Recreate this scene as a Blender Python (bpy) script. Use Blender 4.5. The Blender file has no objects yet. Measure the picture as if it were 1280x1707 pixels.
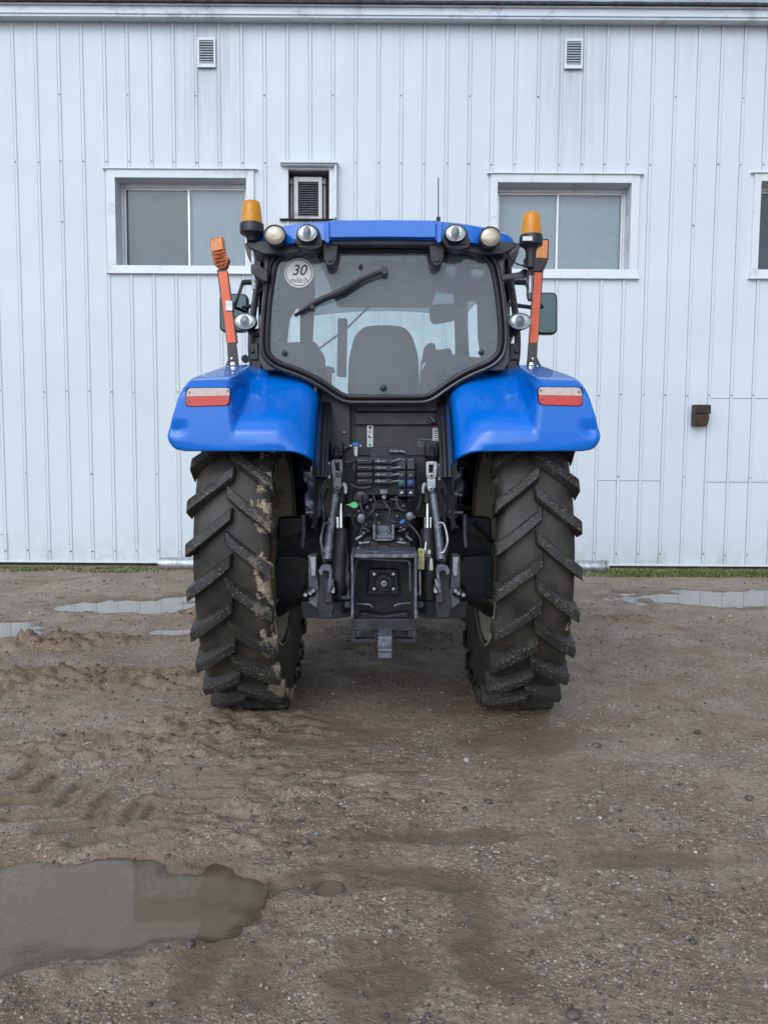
import bpy, bmesh, math, random
import numpy as np
from mathutils import Vector, Matrix
random.seed(7); rng = np.random.default_rng(11)
sc = bpy.context.scene
COL = sc.collection
rad = math.radians

# ------------------------------------------------------------------ camera model
F = 1280.0; CAMH = 1.5
PIT = math.atan(100.5 / F)
CP, SP = math.cos(PIT), math.sin(PIT)
def W(px, py, Y):
    """world point at distance Y seen at photo pixel (px,py)"""
    u = (px - 640.0) / F; v = (853.5 - py) / F
    t = Y / (CP + v * SP)
    return Vector((u * t, Y, CAMH + t * (-SP + v * CP)))
def GP(px, py, z=0.0):
    u = (px - 640.0) / F; v = (853.5 - py) / F
    dz = -SP + v * CP; t = (z - CAMH) / dz
    return (u * t, (CP + v * SP) * t)
YA = 4.67          # rear axle distance
D = 10.27          # wall distance

# ------------------------------------------------------------------ mesh builder
class MB:
    def __init__(s): s.v = []; s.f = []; s.m = []
    def add(s, vs, fs, m=0):
        b = len(s.v); s.v += [tuple(p) for p in vs]
        for f in fs: s.f.append(tuple(b + i for i in f)); s.m.append(m)
        return s
    def box(s, x0, x1, y0, y1, z0, z1, m=0):
        v = [(x, y, z) for x in (x0, x1) for y in (y0, y1) for z in (z0, z1)]
        return s.add(v, [(0,1,3,2),(4,6,7,5),(0,4,5,1),(2,3,7,6),(0,2,6,4),(1,5,7,3)], m)
    def obox(s, p0, p1, w, t, up=(0,1,0), m=0):
        """box along p0-p1, width w (across), thickness t along up"""
        p0 = Vector(p0); p1 = Vector(p1); d = (p1 - p0).normalized(); u = Vector(up)
        u = (u - d * u.dot(d)).normalized(); n = d.cross(u)
        v = []
        for p in (p0, p1):
            for a in (-1, 1):
                for b in (-1, 1): v.append(p + n * (a * w / 2) + u * (b * t / 2))
        return s.add(v, [(0,1,3,2),(4,6,7,5),(0,4,5,1),(2,3,7,6),(0,2,6,4),(1,5,7,3)], m)
    def tube(s, pts, r, n=10, m=0, smooth=0):
        pts = [Vector(p) for p in pts]
        if smooth: pts = catmull(pts, smooth)
        R = r if isinstance(r, (list, tuple)) else [r] * len(pts)
        if len(R) != len(pts): R = [R[0] + (R[-1] - R[0]) * i / (len(pts) - 1) for i in range(len(pts))]
        vs = []; fs = []; nrm = None
        for i, p in enumerate(pts):
            d = (pts[min(i + 1, len(pts) - 1)] - pts[max(i - 1, 0)]).normalized()
            if nrm is None:
                a = Vector((0, 0, 1)) if abs(d.z) < .9 else Vector((1, 0, 0)); nrm = d.cross(a).normalized()
            nrm = (nrm - d * nrm.dot(d)).normalized(); b = d.cross(nrm)
            for k in range(n):
                t = 2 * math.pi * k / n; vs.append(p + (nrm * math.cos(t) + b * math.sin(t)) * R[i])
        for i in range(len(pts) - 1):
            for k in range(n):
                k2 = (k + 1) % n; fs.append((i*n+k, i*n+k2, (i+1)*n+k2, (i+1)*n+k))
        fs.append(tuple(range(n))[::-1]); fs.append(tuple((len(pts)-1)*n + k for k in range(n)))
        return s.add(vs, fs, m)
    def lathe(s, prof, o, ax, n=24, m=0, sx=1.0, ref=None, cap=True):
        """prof: (radius, distance along ax)"""
        o = Vector(o); ax = Vector(ax).normalized()
        a = Vector(ref) if ref else (Vector((0, 0, 1)) if abs(ax.z) < .9 else Vector((1, 0, 0)))
        a = (a - ax * a.dot(ax)).normalized(); b = ax.cross(a)
        vs = []; fs = []
        for r, t in prof:
            for k in range(n):
                q = 2 * math.pi * k / n; vs.append(o + ax * t + (a * math.cos(q) + b * (math.sin(q) * sx)) * r)
        for i in range(len(prof) - 1):
            for k in range(n):
                k2 = (k + 1) % n; fs.append((i*n+k, i*n+k2, (i+1)*n+k2, (i+1)*n+k))
        if cap:
            if prof[0][0] > 1e-5: fs.append(tuple(range(n))[::-1])
            if prof[-1][0] > 1e-5: fs.append(tuple((len(prof)-1)*n + k for k in range(n)))
        return s.add(vs, fs, m)
    def prism(s, poly, m=0):
        """poly: list of (front Vector, back Vector)"""
        n = len(poly); vs = [a for a, b in poly] + [b for a, b in poly]
        fs = [tuple(range(n)), tuple(range(2 * n - 1, n - 1, -1))]
        for i in range(n):
            j = (i + 1) % n; fs.append((i, i + n, j + n, j))
        return s.add(vs, fs, m)
    def pp(s, px, Y, t, m=0):
        """outline given as photo pixels on the plane at distance Y, t thick (going forward)"""
        q = []
        for a, b in px:
            p = W(a, b, Y); q.append((p, p + Vector((0, t, 0))))
        return s.prism(q, m)
    def pb(s, x0, y0, x1, y1, Y, t, m=0):
        a = W(x0, y0, Y); b = W(x1, y1, Y)
        return s.box(a.x, b.x, Y, Y + t, b.z, a.z, m)
    def pt(s, pts, r, n=8, m=0, smooth=0): return s.tube([W(*p) for p in pts], r, n, m, smooth)
    def disc(s, px, py, Y, rpx, t, m=0, n=20, sx=1.0, dome=0):
        c = W(px, py, Y); r = rpx / F * Y
        prof = [(r * .0001, -dome), (r * .6, -dome * .75), (r, 0)] if dome else [(r, 0)]
        prof.append((r, t))
        return s.lathe(prof, c, (0, 1, 0), n, m, sx)
    def ell(s, c, rx, ry, rz, n=16, m=0):
        c = Vector(c); vs = []; fs = []; h = n // 2
        for i in range(h + 1):
            t = math.pi * i / h
            for k in range(n):
                q = 2 * math.pi * k / n
                vs.append((c.x + rx * math.sin(t) * math.cos(q), c.y + ry * math.sin(t) * math.sin(q), c.z + rz * math.cos(t)))
        for i in range(h):
            for k in range(n): fs.append((i*n+k, (i+1)*n+k, (i+1)*n+(k+1)%n, i*n+(k+1)%n))
        return s.add(vs, fs, m)
    def grid(s, P, m=0, close_u=False, close_v=False):
        nu = len(P); nv = len(P[0]); vs = [p for row in P for p in row]; fs = []
        for i in range(nu if close_u else nu - 1):
            for j in range(nv if close_v else nv - 1):
                i2 = (i + 1) % nu; j2 = (j + 1) % nv
                fs.append((i*nv+j, i2*nv+j, i2*nv+j2, i*nv+j2))
        return s.add(vs, fs, m)
    def build(s, name, mats, parent=None, angle=35, bevel=0, seg=2, recalc=True, solid=0):
        me = bpy.data.meshes.new(name)
        off = Vector((0, 0, 0))
        p = parent; loc = False
        while p is not None:
            off += p.location; loc = loc or p.get('local'); p = p.parent
        if loc: off = Vector((0, 0, 0))
        me.from_pydata([(a - off.x, b - off.y, c - off.z) for a, b, c in s.v], [], s.f)
        for mt in (mats if isinstance(mats, (list, tuple)) else [mats]): me.materials.append(mt)
        me.polygons.foreach_set('material_index', s.m)
        if recalc:
            bm = bmesh.new(); bm.from_mesh(me)
            bmesh.ops.remove_doubles(bm, verts=bm.verts, dist=1e-6)
            bmesh.ops.recalc_face_normals(bm, faces=bm.faces); bm.to_mesh(me); bm.free()
        me.polygons.foreach_set('use_smooth', [True] * len(me.polygons))
        me.set_sharp_from_angle(angle=rad(angle))
        me.update()
        o = bpy.data.objects.new(name, me); COL.objects.link(o)
        if parent is not None: o.parent = parent
        if solid:
            md = o.modifiers.new('s', 'SOLIDIFY'); md.thickness = solid; md.offset = -1
        if bevel:
            md = o.modifiers.new('b', 'BEVEL'); md.width = bevel; md.segments = seg; md.limit_method = 'ANGLE'; md.angle_limit = rad(40); md.harden_normals = True
        return o
def catmull(p, k):
    out = []
    for i in range(len(p) - 1):
        a = p[max(i-1, 0)]; b = p[i]; c = p[i+1]; d = p[min(i+2, len(p)-1)]
        for j in range(k):
            t = j / k
            out.append(0.5 * ((2*b) + (c-a)*t + (2*a-5*b+4*c-d)*t*t + (3*b-a-3*c+d)*t**3))
    out.append(p[-1]); return out
def rpoly(pts, r, n=6):
    """round the corners of a pixel polygon; r: number or list"""
    out = []; N = len(pts)
    for i in range(N):
        p = Vector((*pts[i], 0)); a = Vector((*pts[i-1], 0)); b = Vector((*pts[(i+1) % N], 0))
        q = r[i] if isinstance(r, (list, tuple)) else r
        if q <= 0: out.append((p.x, p.y)); continue
        qa = min(q, (a-p).length * .48); qb = min(q, (b-p).length * .48)
        A = p + (a-p).normalized() * qa; B = p + (b-p).normalized() * qb
        for k in range(n + 1):
            t = k / n; v = A*(1-t)**2 + p*2*t*(1-t) + B*t*t; out.append((v.x, v.y))
    return out
def ellp(cx, cy, rx, ry, n=24): return [(cx + rx*math.cos(2*math.pi*k/n), cy + ry*math.sin(2*math.pi*k/n)) for k in range(n)]

def tag(o, label=None, cat=None, group=None, kind=None):
    if label: o['label'] = label
    if cat: o['category'] = cat
    if group: o['group'] = group
    if kind: o['kind'] = kind
    return o
def empty(name, loc=(0,0,0)):
    o = bpy.data.objects.new(name, None); COL.objects.link(o); o.location = loc; o.empty_display_size = .2
    return o

# ------------------------------------------------------------------ materials
class N:
    def __init__(s, name):
        s.mat = bpy.data.materials.new(name); s.mat.use_nodes = True
        s.t = s.mat.node_tree; s.t.nodes.clear(); s.L = s.t.links
        s.out = s.t.nodes.new('ShaderNodeOutputMaterial')
        s.tc = s.t.nodes.new('ShaderNodeTexCoord').outputs['Object']
    def n(s, typ, **kw):
        x = s.t.nodes.new('ShaderNode' + typ)
        for k, v in kw.items():
            if hasattr(x, k) and k not in ('inputs',): setattr(x, k, v)
        return x
    def set(s, sock, v):
        if hasattr(v, 'is_output'): s.L.new(v, sock)
        elif v is not None:
            if isinstance(v, (tuple, list)) and len(v) == 3 and sock.type == 'RGBA': v = (*v, 1)
            sock.default_value = v
    def noise(s, scale, detail=4, rough=.55, vec=None, col=False, dist=0):
        x = s.n('TexNoise'); s.set(x.inputs['Vector'], vec or s.tc); x.inputs['Scale'].default_value = scale
        x.inputs['Detail'].default_value = detail; x.inputs['Roughness'].default_value = rough; x.inputs['Distortion'].default_value = dist
        return x.outputs['Color' if col else 'Fac']
    def voro(s, scale, feat='F1', vec=None, out='Distance'):
        x = s.n('TexVoronoi'); x.feature = feat; s.set(x.inputs['Vector'], vec or s.tc); x.inputs['Scale'].default_value = scale
        return x.outputs[out]
    def ramp(s, v, a, b, lo=0.0, hi=1.0):
        x = s.n('MapRange'); s.set(x.inputs[0], v); 
        for i, q in enumerate((a, b, lo, hi)): s.set(x.inputs[i+1], q)
        return x.outputs[0]
    def math(s, op, a, b=0.0, c=0.0):
        x = s.n('Math'); x.operation = op; s.set(x.inputs[0], a); s.set(x.inputs[1], b); s.set(x.inputs[2], c); return x.outputs[0]
    def mix(s, f, a, b, mode='MIX'):
        x = s.n('Mix'); x.data_type = 'RGBA'; x.blend_type = mode
        s.set(x.inputs[0], f); s.set(x.inputs[6], a); s.set(x.inputs[7], b); return x.outputs[2]
    def mapv(s, scale=(1,1,1), loc=(0,0,0)):
        x = s.n('Mapping'); s.set(x.inputs[0], s.tc); x.inputs['Scale'].default_value = scale; x.inputs['Location'].default_value = loc; return x.outputs[0]
    def sep(s, v=None):
        x = s.n('SeparateXYZ'); s.set(x.inputs[0], v or s.tc); return x.outputs
    def bump(s, h, strength=.3, dist=.01, nrm=None):
        x = s.n('Bump'); s.set(x.inputs['Height'], h); x.inputs['Strength'].default_value = strength; x.inputs['Distance'].default_value = dist
        if nrm: s.set(x.inputs['Normal'], nrm)
        return x.outputs[0]
    def bsdf(s, col, rough=.5, metal=0, nrm=None, coat=0, spec=.5, **kw):
        x = s.n('BsdfPrincipled'); s.set(x.inputs['Base Color'], col); s.set(x.inputs['Roughness'], rough); s.set(x.inputs['Metallic'], metal)
        s.set(x.inputs['Coat Weight'], coat); s.set(x.inputs['Specular IOR Level'], spec); x.inputs['Coat Roughness'].default_value = .04
        if nrm: s.set(x.inputs['Normal'], nrm)
        for k, v in kw.items(): s.set(x.inputs[k.replace('_', ' ')], v)
        return x.outputs[0]
    def done(s, sh): s.L.new(sh, s.out.inputs['Surface']); return s.mat
def sc3(c, k): return tuple(min(1, q * k) for q in c)
def M(name, col, rough=.5, metal=0, var=.18, vs=6, bump=.0, bs=80, coat=0, spec=.5, dirt=None, ds=5, da=.5, drops=0):
    n = N(name)
    f = n.noise(vs, 6, .6)
    c = n.mix(n.ramp(f, .3, .7), sc3(col, 1 - var), sc3(col, 1 + var))
    r = n.ramp(n.noise(vs * 2.3, 5), .3, .7, max(.02, rough - .1), min(1, rough + .12))
    if dirt:
        m = n.ramp(n.math('ADD', n.noise(ds, 8, .65), n.math('MULTIPLY', n.noise(ds * 9, 4), .25)), .72 - da * .25, .82 - da * .1, 0, .85)
        c = n.mix(m, c, dirt); r = n.mix(m, r, (.85,)*3)
    h = None
    if bump: h = n.bump(n.noise(bs, 5, .6), bump, .004)
    if drops:
        d = n.ramp(n.voro(170), 0, .28, 1, 0); g = n.ramp(n.noise(6, 3), .45, .6)
        h = n.bump(n.math('MULTIPLY', d, g), drops, .002, h)
    return n.done(n.bsdf(c, r, metal, h, coat, spec))
# ================================================================== materials
def mat_siding():
    n = N('white_siding'); P = n.sep()
    c = n.mix(n.ramp(n.noise(.7, 4), .3, .7), (.625, .69, .745), (.68, .74, .79))
    # faint vertical weather streaks, stronger just under the eave
    st = n.noise(1, 6, .65, n.mapv((7, 7, .35)))
    top = n.ramp(P[2], 5.4, 7.3, .03, .34)
    c = n.mix(n.math('MULTIPLY', n.ramp(st, .48, .72), top), c, (.50, .52, .56))
    # soot streaks round the two vents
    for vx in VENT_X:
        dx = n.math('ABSOLUTE', n.math('SUBTRACT', P[0], vx))
        mx = n.ramp(dx, .12, .62, 1, 0); mz = n.math('MULTIPLY', n.ramp(P[2], 4.9, 6.2), n.ramp(P[2], 6.6, 7.1, 1, .25))
        sk = n.ramp(n.noise(1, 5, .7, n.mapv((16, 16, .5), (vx, 0, 0))), .36, .66)
        c = n.mix(n.math('MULTIPLY', n.math('MULTIPLY', mx, mz), n.math('MULTIPLY', sk, .55)), c, (.33, .35, .38))
    # splashed dirt along the foot
    ft = n.ramp(P[2], .02, .42, 1, 0)
    c = n.mix(n.math('MULTIPLY', n.math('MULTIPLY', ft, n.ramp(n.noise(5, 6, .7), .42, .7)), .55), c, (.42, .42, .36))
    h = n.bump(n.noise(2.2, 3, .5, n.mapv((1, 1, .5))), .12, .03)
    return n.done(n.bsdf(c, n.ramp(n.noise(3, 4), .3, .7, .42, .6), 0, h, spec=.35))
def mat_ground():
    n = N('wet_gravel')
    at = n.n('Attribute'); at.attribute_name = 'wet'; wet = at.outputs['Fac']
    at2 = n.n('Attribute'); at2.attribute_name = 'mud'; mud = at2.outputs['Fac']
    big = n.noise(.9, 8, .6); mid = n.noise(4.5, 6, .62); fin = n.noise(38, 5, .7)
    base = n.mix(n.ramp(big, .35, .65), (.255, .195, .138), (.375, .305, .235))
    base = n.mix(n.math('MULTIPLY', n.ramp(n.math('ADD', n.math('MULTIPLY', mid, .5), n.math('MULTIPLY', n.noise(1.3, 6, .6), .5)), .47, .56), .75), base, (.205, .142, .088))
    base = n.mix(n.math('MULTIPLY', n.ramp(fin, .42, .68), .6), base, (.13, .098, .070))
    # grit : three sizes of grain, each grain its own tone
    g = None
    stony = n.ramp(n.noise(2.1, 5, .6), .36, .58, .1, 1)
    for k, (s, amt) in enumerate(((160, .95), (85, .9), (40, .6))):
        v = n.n('TexVoronoi'); v.inputs['Scale'].default_value = s; n.set(v.inputs['Vector'], n.tc)
        rnd = n.sep(v.outputs['Color'])
        edge = n.ramp(v.outputs['Distance'], .18, .55, 1, 0)
        tone = n.mix(n.ramp(rnd[0], .05, .9), (.05, .041, .034), (.50, .43, .36))
        tone = n.mix(n.ramp(rnd[1], .90, .93), tone, (.80, .76, .70))
        sel = n.math('MULTIPLY', n.math('MULTIPLY', n.ramp(rnd[2], .34 if k < 2 else .72, .40 if k < 2 else .78), edge), amt)
        sel = n.math('MULTIPLY', sel, n.math('MULTIPLY', stony, n.math('SUBTRACT', 1.0, n.math('MULTIPLY', mud, .75))))
        base = n.mix(sel, base, tone)
        hh = n.math('MULTIPLY', sel, (.35, .7, 1.3)[k]); g = hh if g is None else n.math('ADD', g, hh)
    base = n.mix(n.math('MULTIPLY', mud, .7), base, (.145, .102, .066))
    base = n.mix(n.math('MULTIPLY', wet, .32), base, (.105, .080, .058))
    lump = n.math('ADD', n.math('MULTIPLY', n.noise(16, 8, .68), 2.2), n.math('MULTIPLY', fin, 1.0))
    h = n.bump(n.math('ADD', lump, g), .75, .010)
    r = n.ramp(n.noise(3.2, 6, .65), .35, .65, .40, .85)
    r = n.math('SUBTRACT', r, n.math('MULTIPLY', wet, .22))
    return n.done(n.bsdf(base, r, 0, h, spec=.4))
def mat_water(name, ior, silt):
    n = N(name)
    fr = n.n('Fresnel'); fr.inputs['IOR'].default_value = ior
    nz = n.bump(n.noise(5, 3), .04, .01); n.set(fr.inputs['Normal'], nz)
    tr = n.n('BsdfTransparent'); tr.inputs[0].default_value = (.93, .89, .82, 1)
    df = n.n('BsdfDiffuse'); df.inputs[0].default_value = (.37, .31, .24, 1)
    gl = n.n('BsdfGlossy'); gl.inputs['Roughness'].default_value = .03; gl.inputs[0].default_value = (.95, .95, .95, 1); n.set(gl.inputs['Normal'], nz)
    m0 = n.n('MixShader'); ad = n.n('Attribute'); ad.attribute_name = 'tone'; n.set(m0.inputs[0], n.ramp(ad.outputs['Fac'], 0, .7, .12, silt)); n.L.new(tr.outputs[0], m0.inputs[1]); n.L.new(df.outputs[0], m0.inputs[2])
    m = n.n('MixShader'); n.L.new(fr.outputs[0], m.inputs[0]); n.L.new(m0.outputs[0], m.inputs[1]); n.L.new(gl.outputs[0], m.inputs[2])
    return n.done(m.outputs[0])
def mat_glass(name, tint=(.86, .92, .92), dust=.10, dustc=(.5, .52, .56), ior=1.5, grime=.5):
    n = N(name)
    fr = n.n('Fresnel'); fr.inputs['IOR'].default_value = ior
    tr = n.n('BsdfTransparent'); tr.inputs[0].default_value = (*tint, 1)
    gl = n.n('BsdfGlossy'); gl.inputs['Roughness'].default_value = .02
    df = n.n('BsdfDiffuse'); df.inputs[0].default_value = (*dustc, 1)
    m = n.n('MixShader'); n.L.new(fr.outputs[0], m.inputs[0]); n.L.new(tr.outputs[0], m.inputs[1]); n.L.new(gl.outputs[0], m.inputs[2])
    d = n.n('MixShader'); f = n.ramp(n.math('ADD', n.math('MULTIPLY', n.noise(3, 6, .65), .7), n.math('MULTIPLY', n.noise(28, 4), .3)), .3, .7, dust * (1 - grime), dust * (1 + grime))
    n.L.new(f, d.inputs[0]); n.L.new(m.outputs[0], d.inputs[1]); n.L.new(df.outputs[0], d.inputs[2])
    return n.done(d.outputs[0])

DC = D
TILT = 0.0060
ct, st_ = math.cos(TILT), math.sin(TILT)
def B(px, py, dy=0.0):
    """wall-local (x, z) of photo pixel at depth D+dy"""
    w = W(px, py, D + dy); return (w.x * ct - w.z * st_, w.x * st_ + w.z * ct)
VENT_X = [B(345, 90)[0], B(955, 92)[0]]
MS = mat_siding(); MG = mat_ground(); MW = mat_water('puddle_water', 1.33, .42); MWF = mat_water('far_puddle_water', 1.8, .6)
M_trim = M('white_trim', (.69, .74, .785), .45, 0, .04, 3, .05, 30, dirt=(.55, .56, .55), ds=4, da=.1)
M_fascia = M('white_fascia', (.63, .68, .74), .4, 0, .05, 2, dirt=(.45, .46, .5), ds=3, da=.25)
M_shingle = M('dark_shingle', (.05, .05, .055), .9, 0, .5, 14, .8, 60)
M_found = M('shaded_foundation', (.075, .08, .06), .9, 0, .5, 7, .8, 30, dirt=(.03, .045, .02), ds=3, da=.8)  # shade of the gap under the wall is put into this colour
M_void = M('dark_void', (.012, .012, .013), .9)
M_galv = M('galvanised_steel', (.44, .47, .49), .42, .75, .28, 18, .15, 50, dirt=(.33, .32, .3), ds=6, da=.3)
M_alu = M('aluminium', (.70, .72, .74), .35, .3, .06)
M_bliL = M('grey_screen', (.16, .19, .215), .8, 0, .12, 5, .3, 30)
M_bliR = M('pale_blind', (.55, .63, .71), .8, 0, .06, 3)
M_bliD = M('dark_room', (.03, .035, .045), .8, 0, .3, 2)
M_pane = mat_glass('window_glass', (.93, .96, .97), .05, (.5, .55, .6), 1.5)
M_bronze = M('dark_bronze', (.030, .024, .022), .4, .3, .2, 12)
M_brlens = M('brown_lens', (.11, .06, .045), .25, 0, .35, 9, .2, 60)
M_wood = M('weathered_wood', (.27, .245, .25), .8, 0, .3, 5, .4, 30)
M_acw = M('aged_beige_plastic', (.60, .59, .60), .5, 0, .12, 8, dirt=(.3, .28, .26), ds=9, da=.3)
M_acd = M('grey_louvre', (.17, .185, .20), .5, .2, .25, 10)

# ================================================================== ground
def hsh(ix, iy, s):
    h = (ix.astype(np.int64) * 374761393 + iy.astype(np.int64) * 668265263 + s * 1442695041) & 0xffffffff
    h = ((h ^ (h >> 13)) * 1274126177) & 0xffffffff
    return ((h ^ (h >> 16)) & 0xffffff) / float(0xffffff) * 2 * math.pi
def pn(x, y, s=0):
    ix = np.floor(x); iy = np.floor(y); fx = x - ix; fy = y - iy
    u = fx*fx*fx*(fx*(fx*6-15)+10); v = fy*fy*fy*(fy*(fy*6-15)+10)
    def g(a, b):
        t = hsh(ix + a, iy + b, s); return np.cos(t) * (fx - a) + np.sin(t) * (fy - b)
    return (g(0,0)*(1-u)+g(1,0)*u)*(1-v) + (g(0,1)*(1-u)+g(1,1)*u)*v
def fbm(x, y, o=4, s=0):
    r = 0; a = 1
    for i in range(o): r = r + a * pn(x * 2**i, y * 2**i, s + i); a *= .52
    return r
def sst(a, b, x):
    t = np.clip((x - a) / (b - a), 0, 1); return t*t*(3-2*t)
POOLS = [(-1.60, 2.42, 1.0, .40, .026), (-.80, 2.50, .34, .24, .024), (-3.45, 6.35, .62, .26, .034), (-2.45, 7.35, .78, .34, .030),
         (-1.75, 6.30, .30, .14, .026), (3.75, 7.75, 1.25, .42, .034), (-.182, 2.525, .046, .055, .034),(-1.95, 7.75, .35, .18, .028)]
MUDS = [(-1.75, 4.85, .95, .28, 1.0), (-3.0, 4.7, .9, .5, .7), (-.85, 4.1, .5, .35, .6), (-2.35, 5.9, .5, .25, 1.1), (-3.2, 5.75, .9, .15, .8), (-1.3, 3.75, .9, .25, .6), (-.25, 3.3, .5, .35, .35),
        (-1.5, 7.0, .5, .12, 1.0), (2.15, 6.7, .45, .12, .8), (-.6, 2.9, .5, .25, .4), (.6, 6.0, 1.2, .5, .4)]
STAINS = [(345, 1600, .10, .22), (610, 1470, .42, .09), (800, 1560, .12, .3), (430, 1660, .12, .15), (350, 1440, .30, .07), (250, 1500, .22, .16), (520, 1230, .45, .2), (900, 1240, .5, .2), (640, 1620, .15, .25), (760, 1400, .5, .07), (1100, 1440, .35, .08)]
ARCS = [[(30,1305),(48,1292),(62,1280)], [(65,1327),(82,1312),(95,1300)], [(105,1349),(118,1330),(137,1315)], [(155,1371),(165,1348),(187,1332)], [(214,1388),(220,1365),(236,1345)], [(246,1374),(250,1360),(258,1348)],
        [(-10,1345),(60,1342),(120,1336)], [(18,1372),(80,1366),(150,1360)], [(70,1395),(140,1388),(200,1382)], [(125,1418),(190,1406),(268,1394)], [(272,1333),(310,1332),(350,1333)]]
def heights(X, Y):
    h = .020 + .014 * fbm(X * .5, Y * .5, 3, 1) + .010 * fbm(X * 2.2, Y * 2.2, 3, 5) + .006 * fbm(X * 8, Y * 8, 3, 9)
    near = sst(9, 5, Y)
    h = h + near * .0035 * fbm(X * 30, Y * 30, 3, 14)
    wet = np.zeros_like(h); mud = np.zeros_like(h)
    wob = .55 * fbm(X * 2.3, Y * 2.3, 4, 21) + .24 * fbm(X * 6, Y * 6, 4, 25)
    for x, y, rx, ry, d in POOLS:
        q = np.sqrt(((X - x) / rx)**2 + ((Y - y) / ry)**2) + wob * (.35 if rx < .06 else 1)
        m = sst(1.35, .60, q); h = h - m * (d + np.maximum(h, 0) * .8); k_ = 1; wet = np.maximum(wet, k_ * (0 if d == .026 else 1.5 if rx < .06 else .7) * sst(1.6, .9, q)); mud = np.maximum(mud, k_ * (0 if d == .026 else .9) * sst(1.45, .9, q))  # smallest pool: wet bed extra dark, painting in the tractor's reflection
    for x, y, rx, ry, a in MUDS:
        q = np.sqrt(((X - x) / rx)**2 + ((Y - y) / ry)**2) + wob
        m = sst(1.3, .3, q) * a
        rid = 1 - np.abs(fbm(X * 3.2, Y * 6.5, 3, 31)) * 2.4
        h = h + m * (.055 * np.clip(rid, -.6, 1) + .046 * fbm(X * 9, Y * 14, 4, 35)); mud = np.maximum(mud, np.clip(m, 0, 1) * np.clip(rid, 0, 1) * .8)
    for px, py, rx, ry in STAINS:
        x, y = GP(px, py); q = np.sqrt(((X - x) / rx)**2 + ((Y - y) / ry)**2) + wob * 1.3
        m = sst(1.2, .5, q); mud = np.maximum(mud, m * .75); wet = np.maximum(wet, m * .5); h = h - .006 * m
    for a in ARCS:
        p = np.array([GP(*q) for q in a]); best = np.full(X.shape, 9.0)
        for i in range(len(p) - 1):
            d = p[i+1] - p[i]; t = np.clip(((X - p[i][0]) * d[0] + (Y - p[i][1]) * d[1]) / (d @ d), 0, 1)
            best = np.minimum(best, np.hypot(X - p[i][0] - t * d[0], Y - p[i][1] - t * d[1]))
        h = h - .016 * np.exp(-(best / .020)**2) + .007 * np.exp(-((best - .045) / .02)**2)
        mud = np.maximum(mud, sst(.09, .02, best) * .8)
    # darker, smoother lane under and behind the tractor
    lane = sst(1.5, .7, np.abs(X)) * sst(6.5, 4.8, Y) * sst(3.0, 4.4, Y)
    wet = np.maximum(wet, lane * (.5 + .5 * np.clip(fbm(X * 2, Y * 2, 3, 44) + .3, 0, 1)))
    wet = np.maximum(wet, .75 * np.clip(sst(.02, .35, fbm(X * 1.1 + 3, Y * 1.1, 4, 50)), 0, 1) * sst(3.6, 1.8, Y + .4 * np.abs(X + .3)))
    # verge falls slightly to the foot of the wall
    v = sst(8.7, 9.3, Y); h = h * (1 - v) + v * (.0 + .012 * fbm(X * 3, Y * 3, 3, 61)) - .055 * sst(9.5, 10.2, Y)
    tilt = -np.clip(X, -12, 12) * TILT * sst(6.5, 9.6, Y)
    return h, tilt, wet, mud
def build_ground():
    xs = np.concatenate([[-90, -60, -40, -26, -18, -13], np.arange(-10, -4.2, .12), np.arange(-4.2, 4.2, .0135), np.arange(4.2, 10.1, .12), [13, 18, 26, 40, 60, 90]])
    ys = [1.2]
    while ys[-1] < 10.6: ys.append(ys[-1] + max(.0065, .0036 * ys[-1]))
    ys = np.concatenate([[-120, -80, -50, -30, -18, -10, -5, -2, -.5, .4, .8, 1.0], np.array(ys), [11.5, 13, 16, 22, 30, 45, 70, 110]])
    X, Y = np.meshgrid(xs, ys); h, tl, wet, mud = heights(X, Y)
    far = np.maximum(sst(9, 14, np.abs(X)), np.maximum(sst(.9, -.8, Y), 0)); h = h * (1 - far) + .01 * far + tl
    nx, ny = len(xs), len(ys)
    co = np.stack([X, Y, h], -1).reshape(-1, 3)
    i = np.arange(ny - 1)[:, None] * nx + np.arange(nx - 1)[None]; q = np.stack([i, i + 1, i + nx + 1, i + nx], -1).reshape(-1, 4)
    me = bpy.data.meshes.new('ground'); me.vertices.add(len(co)); me.vertices.foreach_set('co', co.ravel())
    me.loops.add(q.size); me.loops.foreach_set('vertex_index', q.ravel().astype(np.int32))
    me.polygons.add(len(q)); me.polygons.foreach_set('loop_start', np.arange(0, q.size, 4, dtype=np.int32)); 
    me.update(calc_edges=True); me.polygons.foreach_set('use_smooth', np.ones(len(q), bool))
    for nm, a in (('wet', wet), ('mud', mud)):
        t = me.attributes.new(nm, 'FLOAT', 'POINT'); t.data.foreach_set('value', np.clip(a, 0, 1).ravel().astype(np.float32))
    me.materials.append(MG); o = bpy.data.objects.new('ground', me); COL.objects.link(o)
    return tag(o, 'wet brown gravel and mud yard with tyre marks', 'ground', kind='structure')
build_ground()
def gh(x, y):
    a, t, _, _ = heights(np.array([x], float), np.array([y], float)); return float(a[0] + t[0])
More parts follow.
